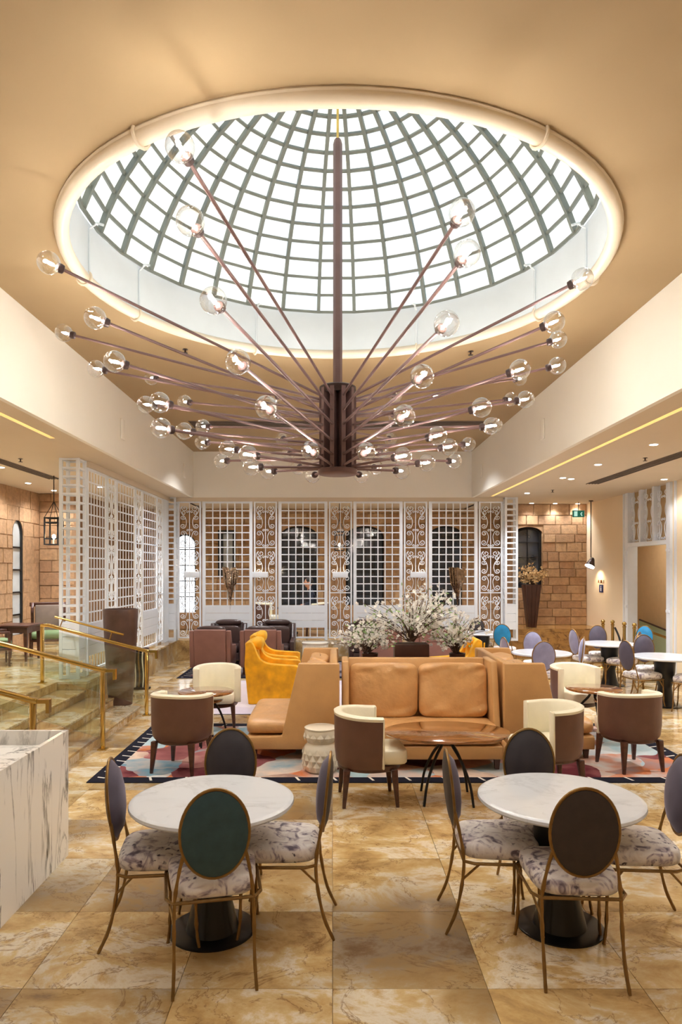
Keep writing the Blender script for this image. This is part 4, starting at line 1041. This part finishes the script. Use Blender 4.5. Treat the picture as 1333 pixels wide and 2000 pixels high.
# ---- yellow velvet armchairs: facing +y
def yellow_chair(label, loc, rz):
    t = thing('velvet_armchair', label, 'armchair', loc, rz, 'yellow velvet armchairs')
    prof_ = smooth_path([(-.40, 0, .92), (-.33, 0, .94), (-.27, 0, .86), (-.20, 0, .70), (-.08, 0, .62), (.12, 0, .595), (.36, 0, .58)], 5)
    poly = [(-.36, .0), (.38, .0), (.40, .30), (.40, .56)]+[(p.x, p.z) for p in reversed(prof_)]+[(-.42, .6)]
    for sx in (-1, 1):
        a = sx*.40-(.15 if sx > 0 else 0)
        MB().prism(poly, 'x', a, a+.15).build('arm', 'yellow', t, bevel=.035, segs=3)
    MB().prism([(-.37, 0), (-.43, .92), (-.30, .95), (-.20, .40), (-.18, 0)], 'x', -.262, .262).build('backrest', 'yellow', t, bevel=.03, segs=3)
    MB().pillow(0, .09, .38, .25, .33, .09, .3, .4, 28, 10).build('seat_cushion', 'yellow', t, smooth=80)
    MB().box(-.26, .26, -.2, .37, .02, .30).build('front_panel', 'yellow', t, bevel=.01)
    h = MB().pillow(0, 0, 0, .24, .085, .10, .4, .8, 24, 10).build('head_roll', 'yellow', t, smooth=80); h.location = (0, -.25, .89)
    MB().tube([(-.40, -.40, .02), (-.41, -.43, .90)], .012, 6).build('piping', 'yellow', t, smooth=True)
    return t
yp = yellow_chair('yellow velvet armchair nearest the tan sofa on the left', (-.92, 10.85, .009), -PI/2)
copy_tree(yp, (-.98, 11.95, .009), -PI/2, 'yellow velvet armchair behind the other one on the left')
copy_tree(yp, (1.95, 11.2, .009), PI/2, 'yellow velvet armchair glimpsed behind the blossoms')

# ---- brown leather armchairs: facing +y
def leather_chair(label, loc, rz, mt, name='leather_armchair'):
    t = thing(name, label, 'armchair', loc, rz, 'brown leather armchairs')
    for sx in (-1, 1):
        a = sx*.40-(.09 if sx > 0 else 0)
        MB().prism([(-.36, .14), (.36, .14), (.38, .52), (-.14, .56), (-.30, .86), (-.42, .86)], 'x', a, a+.09).build('arm', mt, t, bevel=.015)
    MB().prism([(-.37, .13), (-.44, .875), (-.35, .885), (-.22, .40), (-.22, .13)], 'x', -.308, .308).build('backrest', mt, t, bevel=.012)
    MB().box(-.308, .308, -.2, .36, .13, .28).build('base', mt, t, bevel=.008)
    MB().pillow(0, .08, .36, .30, .32, .085, .25, .4, 28, 10).build('seat_cushion', 'darkleather', t, smooth=80)
    MB().pillow(0, -.25, .60, .29, .07, .22, .25, .5, 28, 10).build('back_cushion', 'darkleather', t, smooth=80)
    h = MB().pillow(0, -.29, .885, .28, .075, .065, .4, .8, 24, 10).build('head_roll', 'darkleather', t, smooth=80)
    for sx in (-1, 1):
        for yy in (-.3, .3): MB().frustum(sx*.33, yy, 0, .14, .016, .016, .026, .026).build('leg', 'darkwood', t)
    return t
l1 = leather_chair('maroon brown leather armchair seen from behind, nearest the left screen', (-2.38, 13.75, .009), 0, 'maroon')
copy_tree(l1, (-1.40, 13.75, .009), 0, 'maroon brown leather armchair seen from behind, next to the yellow armchairs')
l2 = leather_chair('dark leather armchair facing the viewer against the first lattice panel', (-2.30, 14.95, .009), PI, 'darkleather')
copy_tree(l2, (-1.22, 14.95, .009), PI, 'dark leather armchair facing the viewer beside the second scroll panel')
copy_tree(l2, (.75, 14.95, .009), PI, 'dark leather armchair half hidden behind the left blossoms')
copy_tree(l1, (.95, 13.75, .009), 0, 'maroon brown leather armchair glimpsed behind the blossoms')
copy_tree(l1, (1.95, 13.75, .009), 0.1, 'maroon brown leather armchair glimpsed right of the planter box')
# white drum side table between the groups
t = thing('drum_table', 'white drum side table in front of the far screen plinth', 'table', (-.36, 14.2, .009))
MB().lathe([(.25, 0), (.26, .02), (.26, .50), (.25, .52)], 36).build('drum_body', 'ceramic', t, smooth=True)
MB().lathe([(.27, .52), (.275, .53), (.275, .55), (.265, .555)], 36).build('table_top', 'ceramic', t, smooth=True)
for k in range(16):
    a = 2*PI*k/16; MB().box(-.008, .008, -.004, .004, .03, .5).build('flute', 'ceramic', t, loc=(.261*math.cos(a), .261*math.sin(a), 0), rz=a+PI/2)

# ================================================================== LEFT SIDE
# marble counter with sunk top
t = thing('marble_counter', 'white counter of heavily black veined marble at the left edge', 'counter', (0, 0, 0))
cx0, cx1, cy0, cy1 = -2.68, -1.90, 2.3, 4.95
MB().box(cx1-.03, cx1, cy0, cy1, 0, .90).build('side_panel', 'counter', t)
MB().box(cx0, cx1-.03, cy1-.03, cy1, 0, .90).build('end_panel', 'counter', t)
MB().box(cx0, cx1-.03, cy0, cy0+.03, 0, .90).build('end_panel', 'counter', t)
MB().box(cx0, cx0+.03, cy0+.03, cy1-.03, 0, .90).build('side_panel', 'counter', t)
MB().box(cx0+.03, cx1-.03, cy0+.03, cy1-.03, .02, .80).build('sunk_top', 'counter', t)
# brass rails with glass
def railing(label, y, xs, extra=False):
    t = thing('stair_railing', label, 'railing', (0, 0, 0), 0, 'brass stair railings')
    sl = (1.286-.90)/(4.09-2.62)
    def zr(x): return .90+sl*min(-2.62-x, 1.40) if x < -2.62 else .90
    def zg(x):
        return 0 if x > -2.74 else (.1125 if x > -3.13 else (.225 if x > -3.53 else (.3375 if x > -3.93 else ZP)))
    for x in xs:
        MB().box(x-.022, x+.022, y-.022, y+.022, zg(x), zr(x)-.01).build('post', 'brass', t, bevel=.003, segs=1)
        MB().box(x-.05, x+.05, y-.05, y+.05, zg(x), zg(x)+.015).build('base_plate', 'brass', t)
    xe = xs[-1]
    poly = [(-2.58, .88), (-2.58, .925), (-2.62, .93), (-4.0, zr(-4.0)+.03), (xe-.02, zr(-4.09)+.02), (xe-.02, zr(-4.09)-.02), (-4.0, zr(-4.0)-.015), (-2.62, .885)]
    MB().prism(poly, 'y', y-.03, y+.03).build('handrail', 'brass', t, bevel=.004, segs=1)
    MB().box(-2.58, -2.47, y-.028, y+.028, .885, .92).build('rail_return', 'brass', t)
    MB().box(-2.50, -2.47, y-.028, y+.028, .80, .885).build('rail_drop', 'brass', t)
    g0 = -2.66; g1 = max(xe+.04, -4.05)
    MB().prism([(g0, .14), (g0, .86), (g1, zr(g1)-.04), (g1, ZP+.10 if g1 < -3.5 else .3)], 'y', y-.005, y+.005).build('glass_panel', 'glass', t)
    if extra:
        z = lambda x: zr(x)+.09
        MB().tube([(-2.98, y+.12, z(-2.98)+.04), (-3.96, y+.12, z(-3.96)+.04)], .016, 10).build('upper_handrail', 'brass', t, smooth=True)
        for x in (-3.15, -3.85): MB().tube([(x, y, zr(x)), (x, y+.12, z(x)+.03)], .008, 6).build('bracket', 'brass', t)
    return t
railing('brass stair railing nearest the marble counter', 6.02, (-2.62, -4.09))
railing('brass stair railing in the middle of the steps with a post on the floor', 7.85, (-2.62, -4.35))
railing('brass stair railing at the far end of the steps in front of the pillar', 9.70, (-2.62, -4.09), True)
# tall urn
o = MB().lathe([(.165, 0), (.175, .01), (.20, .35), (.235, .9), (.255, 1.3), (.262, 1.44), (.258, 1.455), (.24, 1.455), (.235, 1.40), (.20, 1.1)], 44).build('tall_urn', 'urn', loc=(-3.235, 10.5, 0), smooth=True)
tag(o, 'tall dark brown tapering urn standing beside the steps', 'urn')
# slatted stand
t = thing('slatted_stand', 'small dark stand of slats and pale curved rods behind the tall urn', 'stand', (-3.30, 11.85, 0))
MB().box(-.15, .15, -.08, .08, 0, .03).build('base', 'iron', t)
MB().box(-.12, .12, .045, .06, .03, .66).build('back_board', 'iron', t)
for k in range(4):
    x = -.10+.067*k
    MB().tube(smooth_path([(x, 0, .03), (x+.012, -.01, .25), (x-.01, 0, .5), (x, 0, .68)], 5), .012, 6).build('rod', 'gold' if k % 2 else 'creamleather', t, smooth=True)
for sx in (-1, 1): MB().pillow(sx*.085, 0, .70, .06, .03, .022, .8, .8, 14, 8).build('grip', 'darkwood', t, smooth=80)
# lanterns
def lantern(label, loc, ztop):
    t = thing('lantern', label, 'lantern', loc)
    w_, h_ = .115, .48
    for sx in (-1, 1):
        for sy in (-1, 1):
            MB().box(sx*w_-.011, sx*w_+.011, sy*w_-.011, sy*w_+.011, 0, h_).build('frame_post', 'winblack', t)
    for z in (0, .1, .38, h_-.02):
        for sx in (-1, 1):
            MB().box(-w_+.011, w_-.011, sx*w_-.009, sx*w_+.009, z, z+.02).build('frame_bar', 'winblack', t)
            MB().box(sx*w_-.009, sx*w_+.009, -w_+.011, w_-.011, z, z+.02).build('frame_bar', 'winblack', t)
    for sx in (-1, 1):
        for sy in (-1, 1): MB().tube([(sx*w_, sy*w_, h_), (0, 0, h_+.28)], .006, 5).build('hanger', 'winblack', t)
    MB().tube([(0, 0, h_+.27), (0, 0, ztop-loc[2])], .008, 6).build('chain', 'winblack', t)
    MB().lathe([(.02, .02), (.02, .10)], 12).build('candle', 'creamleather', t); MB().pillow(0, 0, .145, .03, .03, .045, 1, 1, 14, 8).build('bulb', 'warmbulb', t, smooth=True)
    return t
lantern('black iron lantern hanging beside the white lattice pillar', (-4.86, 12.0, 2.48), ZS)
lantern('black iron lantern glowing behind the middle scroll panel', (.17, 17.0, 2.52), ZS)
# seats on the platform
def wood_seat(label, loc, rz, seatm='green'):
    t = thing('wooden_armchair', label, 'armchair', loc, rz, 'wooden armchairs on the platform')
    MB().box(-.30, .30, -.28, .30, .26, .31).build('seat_frame', 'darkwood', t, bevel=.008)
    MB().pillow(0, .02, .37, .29, .30, .075, .3, .5, 24, 10).build('seat_cushion', seatm, t, smooth=80)
    MB().prism([(-.24, .40), (-.34, .92), (-.28, .92), (-.18, .40)], 'x', -.24, .24).build('back_pad', 'taupe', t, bevel=.02)
    MB().box(-.34, .34, -.36, -.31, .89, .97).build('top_rail', 'darkwood', t, bevel=.012)
    for sx in (-1, 1):
        MB().prism([(-.36, .95), (-.30, .97), (-.16, .88), (-.14, .78), (-.20, .70), (-.22, .56), (-.28, .52)], 'x', sx*.285-.025, sx*.285+.025).build('wing', 'darkwood', t, bevel=.006)
        MB().box(sx*.30-.025, sx*.30+.025, -.26, .28, .54, .58).build('arm', 'darkwood', t, bevel=.008)
        for yy in (-.26, .27): MB().frustum(sx*.29, yy, 0, .54 if yy > 0 else .56, .014, .014, .024, .024).build('leg', 'darkwood', t)
    return t
ws = wood_seat('dark wooden wing chair with taupe back and green seat beside the stone wall', (-5.42, 13.1, ZP), math.radians(200))
copy_tree(ws, (-5.75, 11.55, ZP), math.radians(300), 'wooden armchair with green seat cut by the left picture edge')
t = thing('square_table', 'dark wooden square table on the left platform beside the wing chair', 'table', (-5.6, 12.25, ZP))
MB().box(-.32, .32, -.32, .32, .60, .635).build('table_top', 'darkwood', t, bevel=.006)
MB().box(-.29, .29, -.29, .29, .50, .60).build('apron', 'darkwood', t)
for sx in (-1, 1):
    for sy in (-1, 1): MB().frustum(sx*.26, sy*.26, 0, .5, .018, .018, .032, .032).build('leg', 'darkwood', t)

# ================================================================== FAR SCREEN FIXTURES
def sconce(label, loc):
    t = thing('shard_sconce', label, 'wall lamp', loc, 0, 'crumpled metal wall lamps'); rnd = random.Random(int(abs(loc[0])*100))
    for k in range(7):
        x = -.16+.053*k; b = MB(); h0 = rnd.uniform(-.02, .06); tipx = x*.18; zb = -.82+abs(k-3)*rnd.uniform(.07, .14)
        yv = -.10+.012*(k-3)**2
        vs = [(x-.035, yv+.03, h0), (x+.035, yv+.035, h0-.02), (x*.8+.03, yv+rnd.uniform(-.03, .02), -.3), (tipx+.012, -.02, zb), (tipx-.012, -.01, zb), (x*.8-.03, yv+rnd.uniform(-.03, .03), -.33)]
        vs2 = [(p[0], p[1]+.008, p[2]) for p in vs]
        b.add(vs+vs2, [(0, 1, 2, 5), (5, 2, 3, 4), (6, 7, 8, 11), (11, 8, 9, 10), (0, 1, 7, 6), (1, 2, 8, 7), (2, 3, 9, 8), (3, 4, 10, 9), (4, 5, 11, 10), (5, 0, 6, 11)]).build('shard', 'silver', t)
    MB().box(-.09, .09, -.03, .03, -.25, -.15).build('wall_plate', 'darkbronze', t)
    return t
sconce('crumpled bronze wall lamp on the first lattice panel', (X(450.5), YB-.01, 2.05+.02))
sconce('crumpled bronze wall lamp on the fourth lattice panel', (X(894), YB-.01, 2.05+.02))
for i, x in enumerate((376, 509, 665, 817)):
    o = MB().box(-.175, .175, -.10, .03, -.065, .065).build('light_box', 'white', loc=(X(x), YB+.005, 1.94), bevel=.006)
    tag(o, 'slim white light box mounted on the %s scroll panel of the far screen' % ORD[i], 'light', 'white light boxes on the screen')
    l = bpy.data.lights.new('box_glow', 'POINT'); l.energy = 3; l.color = (1, .75, .45); l.shadow_soft_size = .05
    lo = bpy.data.objects.new('box_glow', l); COL.objects.link(lo); lo.parent = o; lo.location = (0, .08, .1)
# person seated behind the second lattice panel
p = thing('person', 'person in dark navy clothes seated behind the second lattice panel', 'person', (-.55, 16.9, ZP))
def skin_body(name, verts, edges, m, parent, root=0):
    me = bpy.data.meshes.new(name); me.from_pydata([v[:3] for v in verts], edges, [])
    o = bpy.data.objects.new(name, me); COL.objects.link(o); o.parent = parent
    sm = o.modifiers.new('skin', 'SKIN'); 
    for v, sv in zip(verts, me.skin_vertices[0].data): sv.radius = (v[3], v[3] if len(v) < 5 else v[4])
    me.skin_vertices[0].data[root].use_root = True
    o.modifiers.new('sub', 'SUBSURF').levels = 2; o.modifiers['sub'].render_levels = 2
    me.materials.append(M_[m]); return o
skin_body('body', [(.1, 0, .52, .15), (.08, 0, .75, .14), (.03, 0, .98, .15), (0, 0, 1.1, .07), (-.02, 0, 1.16, .05),
    (.03, -.19, 1.02, .06), (.05, -.24, .80, .05), (-.16, -.20, .72, .042), (.03, .19, 1.02, .06), (.05, .24, .80, .05), (-.16, .2, .72, .042),
    (-.05, -.1, .50, .09), (-.38, -.1, .50, .07), (-.38, -.1, .08, .045), (-.05, .1, .50, .09), (-.38, .1, .50, .07), (-.38, .1, .08, .045)],
    [(0, 1), (1, 2), (2, 3), (3, 4), (2, 5), (5, 6), (6, 7), (2, 8), (8, 9), (9, 10), (0, 11), (11, 12), (12, 13), (0, 14), (14, 15), (15, 16)], 'navy', p)
hd = MB().pillow(-.05, 0, 1.28, .095, .075, .12, 1, 1, 20, 14)
hd.tube([(-.02, 0, 1.1), (-.03, 0, 1.2)], .048, 10); hd.pillow(-.145, 0, 1.27, .02, .015, .03, 1, 1, 8, 6); hd.pillow(-.03, -.078, 1.28, .02, .012, .032, 1, 1, 8, 6); hd.pillow(-.03, .078, 1.28, .02, .012, .032, 1, 1, 8, 6)
hd.build('head', 'skin', p, smooth=80)
MB().pillow(-.02, 0, 1.325, .10, .085, .10, 1, 1, 18, 10).build('hair', 'hair', p, smooth=80)
for sy in (-1, 1):
    hb = MB().pillow(-.24, sy*.2, .71, .055, .04, .02, .8, .8, 12, 8)
    for k in range(4): hb.tube([(-.27, sy*.2-.027+.018*k, .712), (-.325+abs(k-1.5)*.008, sy*.2-.027+.018*k, .708), (-.345+abs(k-1.5)*.008, sy*.2-.027+.018*k, .692)], .0085, 6)
    hb.tube([(-.21, sy*.165, .71), (-.26, sy*.145, .71)], .009, 6)
    hb.tube([(-.12, sy*.205, .73), (-.24, sy*.2, .715)], .033, 8)
    hb.build('hand', 'skin', p, smooth=80)
    MB().pillow(-.42, sy*.1, .045, .12, .045, .045, .8, .8, 12, 8).build('shoe', 'hair', p, smooth=80)
ch2 = copy_tree(bproto, (-.40, 16.9, ZP), PI/2, 'barrel chair carrying the person behind the second lattice panel')
copy_tree(bproto, (-1.62, 16.9, ZP), -PI/2, 'dark red chair facing the seated person behind the lattice')
t = thing('bistro_table', 'small dark table in front of the person behind the lattice', 'table', (-1.12, 16.9, ZP))
MB().lathe([(.26, .655), (.27, .665), (.26, .68)], 30).build('table_top', 'darkwood', t, smooth=True)
MB().lathe([(.2, 0), (.2, .02), (.03, .04), (.03, .654)], 20).build('pedestal', 'black', t, smooth=True)

# ================================================================== RIGHT SIDE
# tall vase with dry flowers
t = thing('tall_vase', 'tall dark tapering floor vase before the arched window', 'vase', (4.75, 16.45, .68))
MB().frustum(0, 0, 0, 1.02, .10, .10, .19, .19).build('body', 'vase', t, bevel=.01)
for k in range(3): MB().frustum(-.06+.06*k, -.105, .0, 1.0, .018, .006, .034, .006, (-.06+.06*k)*.9, -.088).build('rib', 'vase', t)
bouquet('dry_flowers', 'bunch of beige dry flowers in the tall dark vase', (4.75, 16.45, 1.66), .34, .62, 40, 31, flower='dryflower', fr=.03, leaf=False, dens=11)
# doorway frame and frieze
dr = structure('door_1', 'white framed doorway with scrollwork frieze leading to the stairs')
for y0_, y1_ in ((DY0-.14, DY0+.006), (DY1-.006, DY1+.14)):
    MB().box(XW-.05, XW+.16, y0_, y1_, 0, ZS-.002).build('jamb', 'white', dr)
    for z in (1.25, 2.4): MB().box(XW-.07, XW-.05, y0_+.02, y1_-.02, z, z+.05).build('jamb_block', 'white', dr)
for y0_ in (DY0-.30, DY1+.24): MB().box(XW-.03, XW-.001, y0_, y0_+.05, 0, ZS-.002).build('side_bar', 'white', dr)
MB().box(XW-.045, XW+.155, DY0+.006, DY1-.006, DZ, DZ+.08).build('lintel', 'white', dr)
MB().box(XW+.10, XW+.13, DY0+.006, DY1-.006, DZ+.081, ZS-.001).build('frieze_backing', 'tanwall', dr)
W3 = (DY1-DY0-.10)/3
for k in range(3):
    yc = DY0+.0+W3*(k+.5)+.05*k
    hw = W3/2-.01; hh = ZS-DZ-.10
    for sgn in (-1, 1):
        key = (round(hw, 3), round(hh, 3), sgn, 'f')
        if key not in SCR: SCR[key] = scroll_mesh(hw, hh, sgn).mesh('scrollwork'); SCR[key].materials.append(M_['white'])
        inst('scrollwork', SCR[key], dr, (XW+.02, yc, DZ+.085), PI/2)
    for q in range(2): MB().box(XW+.012, XW+.028, yc-hw+2*hw*(q+.5)/2-.006, yc-hw+2*hw*(q+.5)/2+.006, DZ+.081, ZS-.002).build('frieze_rod', 'white', dr)
    if k < 2: MB().box(XW-.04, XW+.09, yc+W3/2, yc+W3/2+.05, DZ+.081, ZS-.002).build('frieze_post', 'white', dr)
# stair rail and glass beyond the door
t = thing('lobby_railing', 'dark brass handrail sloping down above green glass through the doorway', 'railing', (0, 0, 0))
MB().tube([(7.30, 16.75, .70), (7.30, 12.4, .36)], .03, 8).build('handrail', 'brass', t, smooth=True)
MB().prism([(16.6, .0), (16.6, .84), (12.2, .38), (12.2, 0)], 'x', 7.40, 7.415).build('glass_panel', mat('green_glass', srgb(176, 196, 170), .15), t)
MB().tube([(7.407, 16.6, .85), (7.407, 12.2, .39)], .022, 8).build('glass_cap', 'darkbronze', t, smooth=True)
# brass barrier posts
for i, (x, y) in enumerate(((5.66, 14.4), (5.80, 14.25), (5.83, 13.75), (5.90, 13.45))):
    t = thing('barrier_post', 'polished brass barrier post by the cream wall, %s from the stone wall' % ORD[i], 'post', (x, y, 0), 0, 'brass barrier posts')
    MB().lathe([(.15, 0), (.15, .015), (.08, .04), (.03, .05)], 24).build('base', 'brass', t, smooth=True)
    MB().lathe([(.03, .05), (.03, .90), (.038, .905), (.038, .925), (.02, .935)], 16).build('pole', 'brass', t, smooth=True)
    MB().pillow(0, 0, .972, .042, .042, .042, 1, 1, 16, 10).build('knob', 'brass', t, smooth=True)
o = MB().tube(smooth_path([(5.83, 14.21, .86), (5.87, 14.12, .70), (5.87, 14.0, .55), (5.86, 13.87, .66), (5.84, 13.79, .86)], 5), .02, 8).build('barrier_rope', 'rope', smooth=True); tag(o, 'black velvet rope slung between two brass barrier posts', 'rope')
# pendant lamp
t = thing('pendant_lamp', 'slim copper pendant lamp hanging beside the cream wall', 'lamp', (6.12, 16.3, 2.10))
MB().tube([(0, 0, .24), (0, 0, ZS-2.10)], .012, 8).build('rod', 'darkbronze', t, smooth=True)
MB().lathe([(.05, ZS-2.10-.02), (.05, ZS-2.10)], 16).build('canopy', 'darkbronze', t)
s = MB().lathe([(.03, .14), (.055, .10), (.12, -.10), (.115, -.10), (.05, .09)], 24, cap=False).build('shade', 'darkbronze', t, smooth=True); s.rotation_euler = (math.radians(-18), math.radians(28), 0); s.location = (-.0, 0, .11)
b = MB().lathe([(.02, -.085), (.108, -.08), (.108, -.07), (.02, -.065)], 20).build('diffuser', 'lamp', t); b.rotation_euler = (math.radians(-18), math.radians(28), 0); b.location = (0, 0, .11)
l = bpy.data.lights.new('pendant_light', 'SPOT'); l.energy = 14; l.spot_size = 2.2; l.spot_blend = .6; l.color = (1, .8, .55); l.shadow_soft_size = .06
lo = bpy.data.objects.new('pendant_light', l); COL.objects.link(lo); lo.parent = t; lo.location = (.03, 0, -.01); lo.rotation_euler = (0, math.radians(-22), 0)
# wall signs
t = thing('sign_letters', 'row of small brown wooden letters on the cream wall below the pendant lamp', 'sign', (XW-.012, 16.2, 1.77))
for k in range(4): MB().tube([(0, -.16+.09*k, -.03), (0, -.13+.09*k, .04), (0, -.10+.09*k, -.03)] if k % 2 else [(0, -.16+.09*k, .04), (0, -.16+.09*k, -.03), (0, -.11+.09*k, -.03)], .009, 4).build('letter', 'tablewood', t)
t = thing('washroom_sign', 'blue washroom sign with white figure on the cream wall', 'sign', (XW-.006, 16.2, 1.61))
MB().box(-.006, .006, -.11, .11, -.09, .09).build('plate', 'signblue', t)
MB().box(-.009, -.0062, -.025, .025, -.06, .02).build('figure', 'signwhite', t); MB().pillow(-.0075, 0, .045, .002, .02, .02, 1, 1, 10, 6).build('figure_head', 'signwhite', t)
t = thing('exit_sign', 'small dark green exit sign hanging before the right stone wall', 'sign', (5.93, 16.6, 3.40))
MB().box(-.14, .14, -.02, .02, -.08, .08).build('box', 'signgreen', t)
MB().box(-.11, -.03, -.023, -.021, -.06, .06).build('door_mark', 'signlit', t); MB().tube([(.08, -.023, .03), (.05, -.023, 0), (.08, -.023, -.05)], .012, 4).build('figure', 'signlit', t)
MB().tube([(0, 0, .08), (0, 0, ZS-3.40)], .008, 6).build('hanger', 'winblack', t)

# ================================================================== CEILING FITTINGS
def spot(loc, e, parent, size=2.0, col=(.97, .98, 1.0)):
    l = bpy.data.lights.new('downlight_lamp', 'SPOT'); l.energy = e; l.spot_size = size; l.spot_blend = .7; l.color = col; l.shadow_soft_size = .09
    o = bpy.data.objects.new('downlight_lamp', l); COL.objects.link(o); o.parent = parent; o.location = loc; return o
def downlight(x, y, z, label, e=DOWN, group='recessed downlights', size=2.0):
    t = thing('downlight', label, 'downlight', (x, y, z), 0, group)
    MB().lathe([(.045, -.004), (.062, -.006), (.062, -.0005), (.045, -.0005)], 24).build('trim_ring', 'white', t)
    MB().lathe([(.001, -.009), (.048, -.009)], 20, cap=False).build('lamp_disc', 'lamp', t)
    if e: spot((0, 0, -.03), e, t, size)
hS = ZS-H
def soff(x, y): d = hS*FPX/(CY-y); return ((x-CX)*d/FPX, d)
dl = [((1169, 907), 'round downlight in the right lowered ceiling, nearest the viewer by the light line'), ((1100, 933), 'round downlight in the right lowered ceiling, second along the light line'),
      ((1030, 963), 'round downlight in the right lowered ceiling, third along the light line'), ((1298, 936), 'round downlight in the right lowered ceiling above the doorway frieze')]
for (x, y), lab in dl:
    a, b = soff(x, y); downlight(a, b, ZS, lab, DOWN*.25 if x > 1250 else DOWN)
for i, (x, y) in enumerate(((1031, 985.5), (1039, 982.5), (1075, 985.5), (1085, 983), (1119, 986), (1129, 983.5))):
    a, b = soff(x, y); downlight(min(a, 6.1), b, ZS, 'one of three pairs of downlights before the right stone wall, %s counted from the screen' % ORD[i], DOWN*.3)
for i, (x, y) in enumerate(((-4.6, 13.6), (-4.4, 8.0), (-5.3, 11.0))): downlight(x, y, ZS, 'added fill downlight above the left platform, ' + ('behind the side screen', 'over the near steps', 'over the square table')[i], DOWN*2.2)  # extra lamps, added to brighten the left platform
for i, x in enumerate((-3.4, -1.75, .05, 1.8, 3.4)): downlight(x, 16.6, ZS, 'added fill downlight behind the far screen, %s from the left corner' % ORD[i], DOWN*.8)  # lamps put in to light the space behind the screen
for i, (x, y) in enumerate(((-2.2, 1.6), (-.7, 1.6), (.8, 1.6), (2.3, 1.6), (-1.5, .2), (1.5, .2))): downlight(x, y, ZC, 'round downlight in the upper ceiling near the entrance, %s of the near group' % ORD[i], ROOMDOWN)
for i, (x, y) in enumerate(((-1.9, 13.7), (1.9, 13.7))): downlight(x, y, ZC, 'small downlight in the upper ceiling beyond the air grille, %s' % ('left', 'right')[i], DOWN*2.2, size=2.2)
for i, (x, y) in enumerate(((-1.5, 10.6), (1.6, 10.6))): downlight(x, y, ZC, 'added fill downlight in the upper ceiling, %s behind the skylight' % ('left', 'right')[i], DOWN)  # added out of sight to lift the light in the far half
for i, (x, y) in enumerate(((-5.75, 13.0), (-5.75, 14.2))): downlight(x, y, ZS, 'added downlight washing the golden stone wall, %s' % ('nearer', 'farther')[i], DOWN*.55, size=2.6)  # added lamps in place of the yellow glow along the wall top
downlight(XW+.6, 14.6, ZS, 'added fill downlight in the stair lobby ceiling', DOWN*1.3, size=2.9)  # lamp added to brighten the dark stair lobby
for i, (x, y) in enumerate(((4.3, 12.4), (5.7, 11.0), (4.2, 9.0))): downlight(x, y, ZS, 'added fill downlight above the right side tables, %s' % ('by the blue chair', 'by the doorway', 'by the sofa')[i], DOWN)  # further lamps, added so the right side gets more light
for i, (x, y) in enumerate(((4.9, 7.0), (4.9, 4.0), (-4.9, 5.0))): downlight(x, y, ZS, 'added fill downlight in the lowered ceiling, ' + ('right of the rug', 'right of the front tables', 'left above the counter')[i], DOWN*1.5)  # unseen extra lamps that fill the near sides with light
def grille(label, x0, x1, y0, y1, z, along, nsl=4):
    t = thing('air_grille', label, 'vent', (0, 0, z))
    MB().box(x0, x1, y0, y1, -.004, -.0005).build('backing', 'slot', t)
    for k in range(nsl+1):
        if along == 'y': x = x0+(x1-x0)*k/nsl; MB().box(x-.009, x+.009, y0, y1, -.012, -.004).build('slat', 'taupe', t)
        else: y = y0+(y1-y0)*k/nsl; MB().box(x0, x1, y-.012, y+.012, -.012, -.004).build('slat', 'taupe', t)
grille('long slotted air grille in the right lowered ceiling', 4.83, 5.05, 6.0, 13.1, ZS, 'y')
grille('long slotted air grille in the left lowered ceiling', -5.1, -4.9, 6.0, 12.4, ZS, 'y')
grille('wide slotted air grille in the upper ceiling beyond the chandelier', -2.6, 2.75, 12.4, 12.95, ZC, 'x', 4)
def sprinkler(label, x, y, z):
    t = thing('sprinkler', label, 'sprinkler', (x, y, z), 0, 'ceiling sprinklers')
    MB().lathe([(.035, -.006), (.03, -.001)], 14).build('plate', 'darkbronze', t); MB().lathe([(.01, -.045), (.01, -.006)], 8).build('stem', 'darkbronze', t); MB().lathe([(.03, -.05), (.03, -.045)], 12).build('deflector', 'darkbronze', t)
a, b = soff(1261, 894); sprinkler('sprinkler in the right lowered ceiling near the air grille', a, b, ZS)
a, b = soff(1080, 957); sprinkler('sprinkler in the right lowered ceiling near the third downlight', a, b, ZS)
a, b = soff(40, 896); sprinkler('sprinkler in the left lowered ceiling near the lattice pillar', a, b, ZS)
hC = ZC-H
for (x, y), lab in (((362, 682), 'sprinkler in the upper ceiling left behind the skylight'), ((920, 686), 'sprinkler in the upper ceiling right behind the skylight')):
    d = hC*FPX/(CY-y); sprinkler(lab, (x-CX)*d/FPX, d, ZC)
for i, (sx, d) in enumerate(((-1, 10.3), (1, 10.3), (-1, 14.6), (1, 14.6))):
    o = MB().box(-.012, .012, -.08, .08, -.15, .15).build('wall_speaker', 'fascia', loc=(sx*(XF-.013), d, 4.15), bevel=.006)
    tag(o, 'slim white speaker plate on the %s fascia wall, %s one' % (('left', 'right')[i % 2], ('nearer', 'farther')[i//2]), 'speaker', 'slim speaker plates')
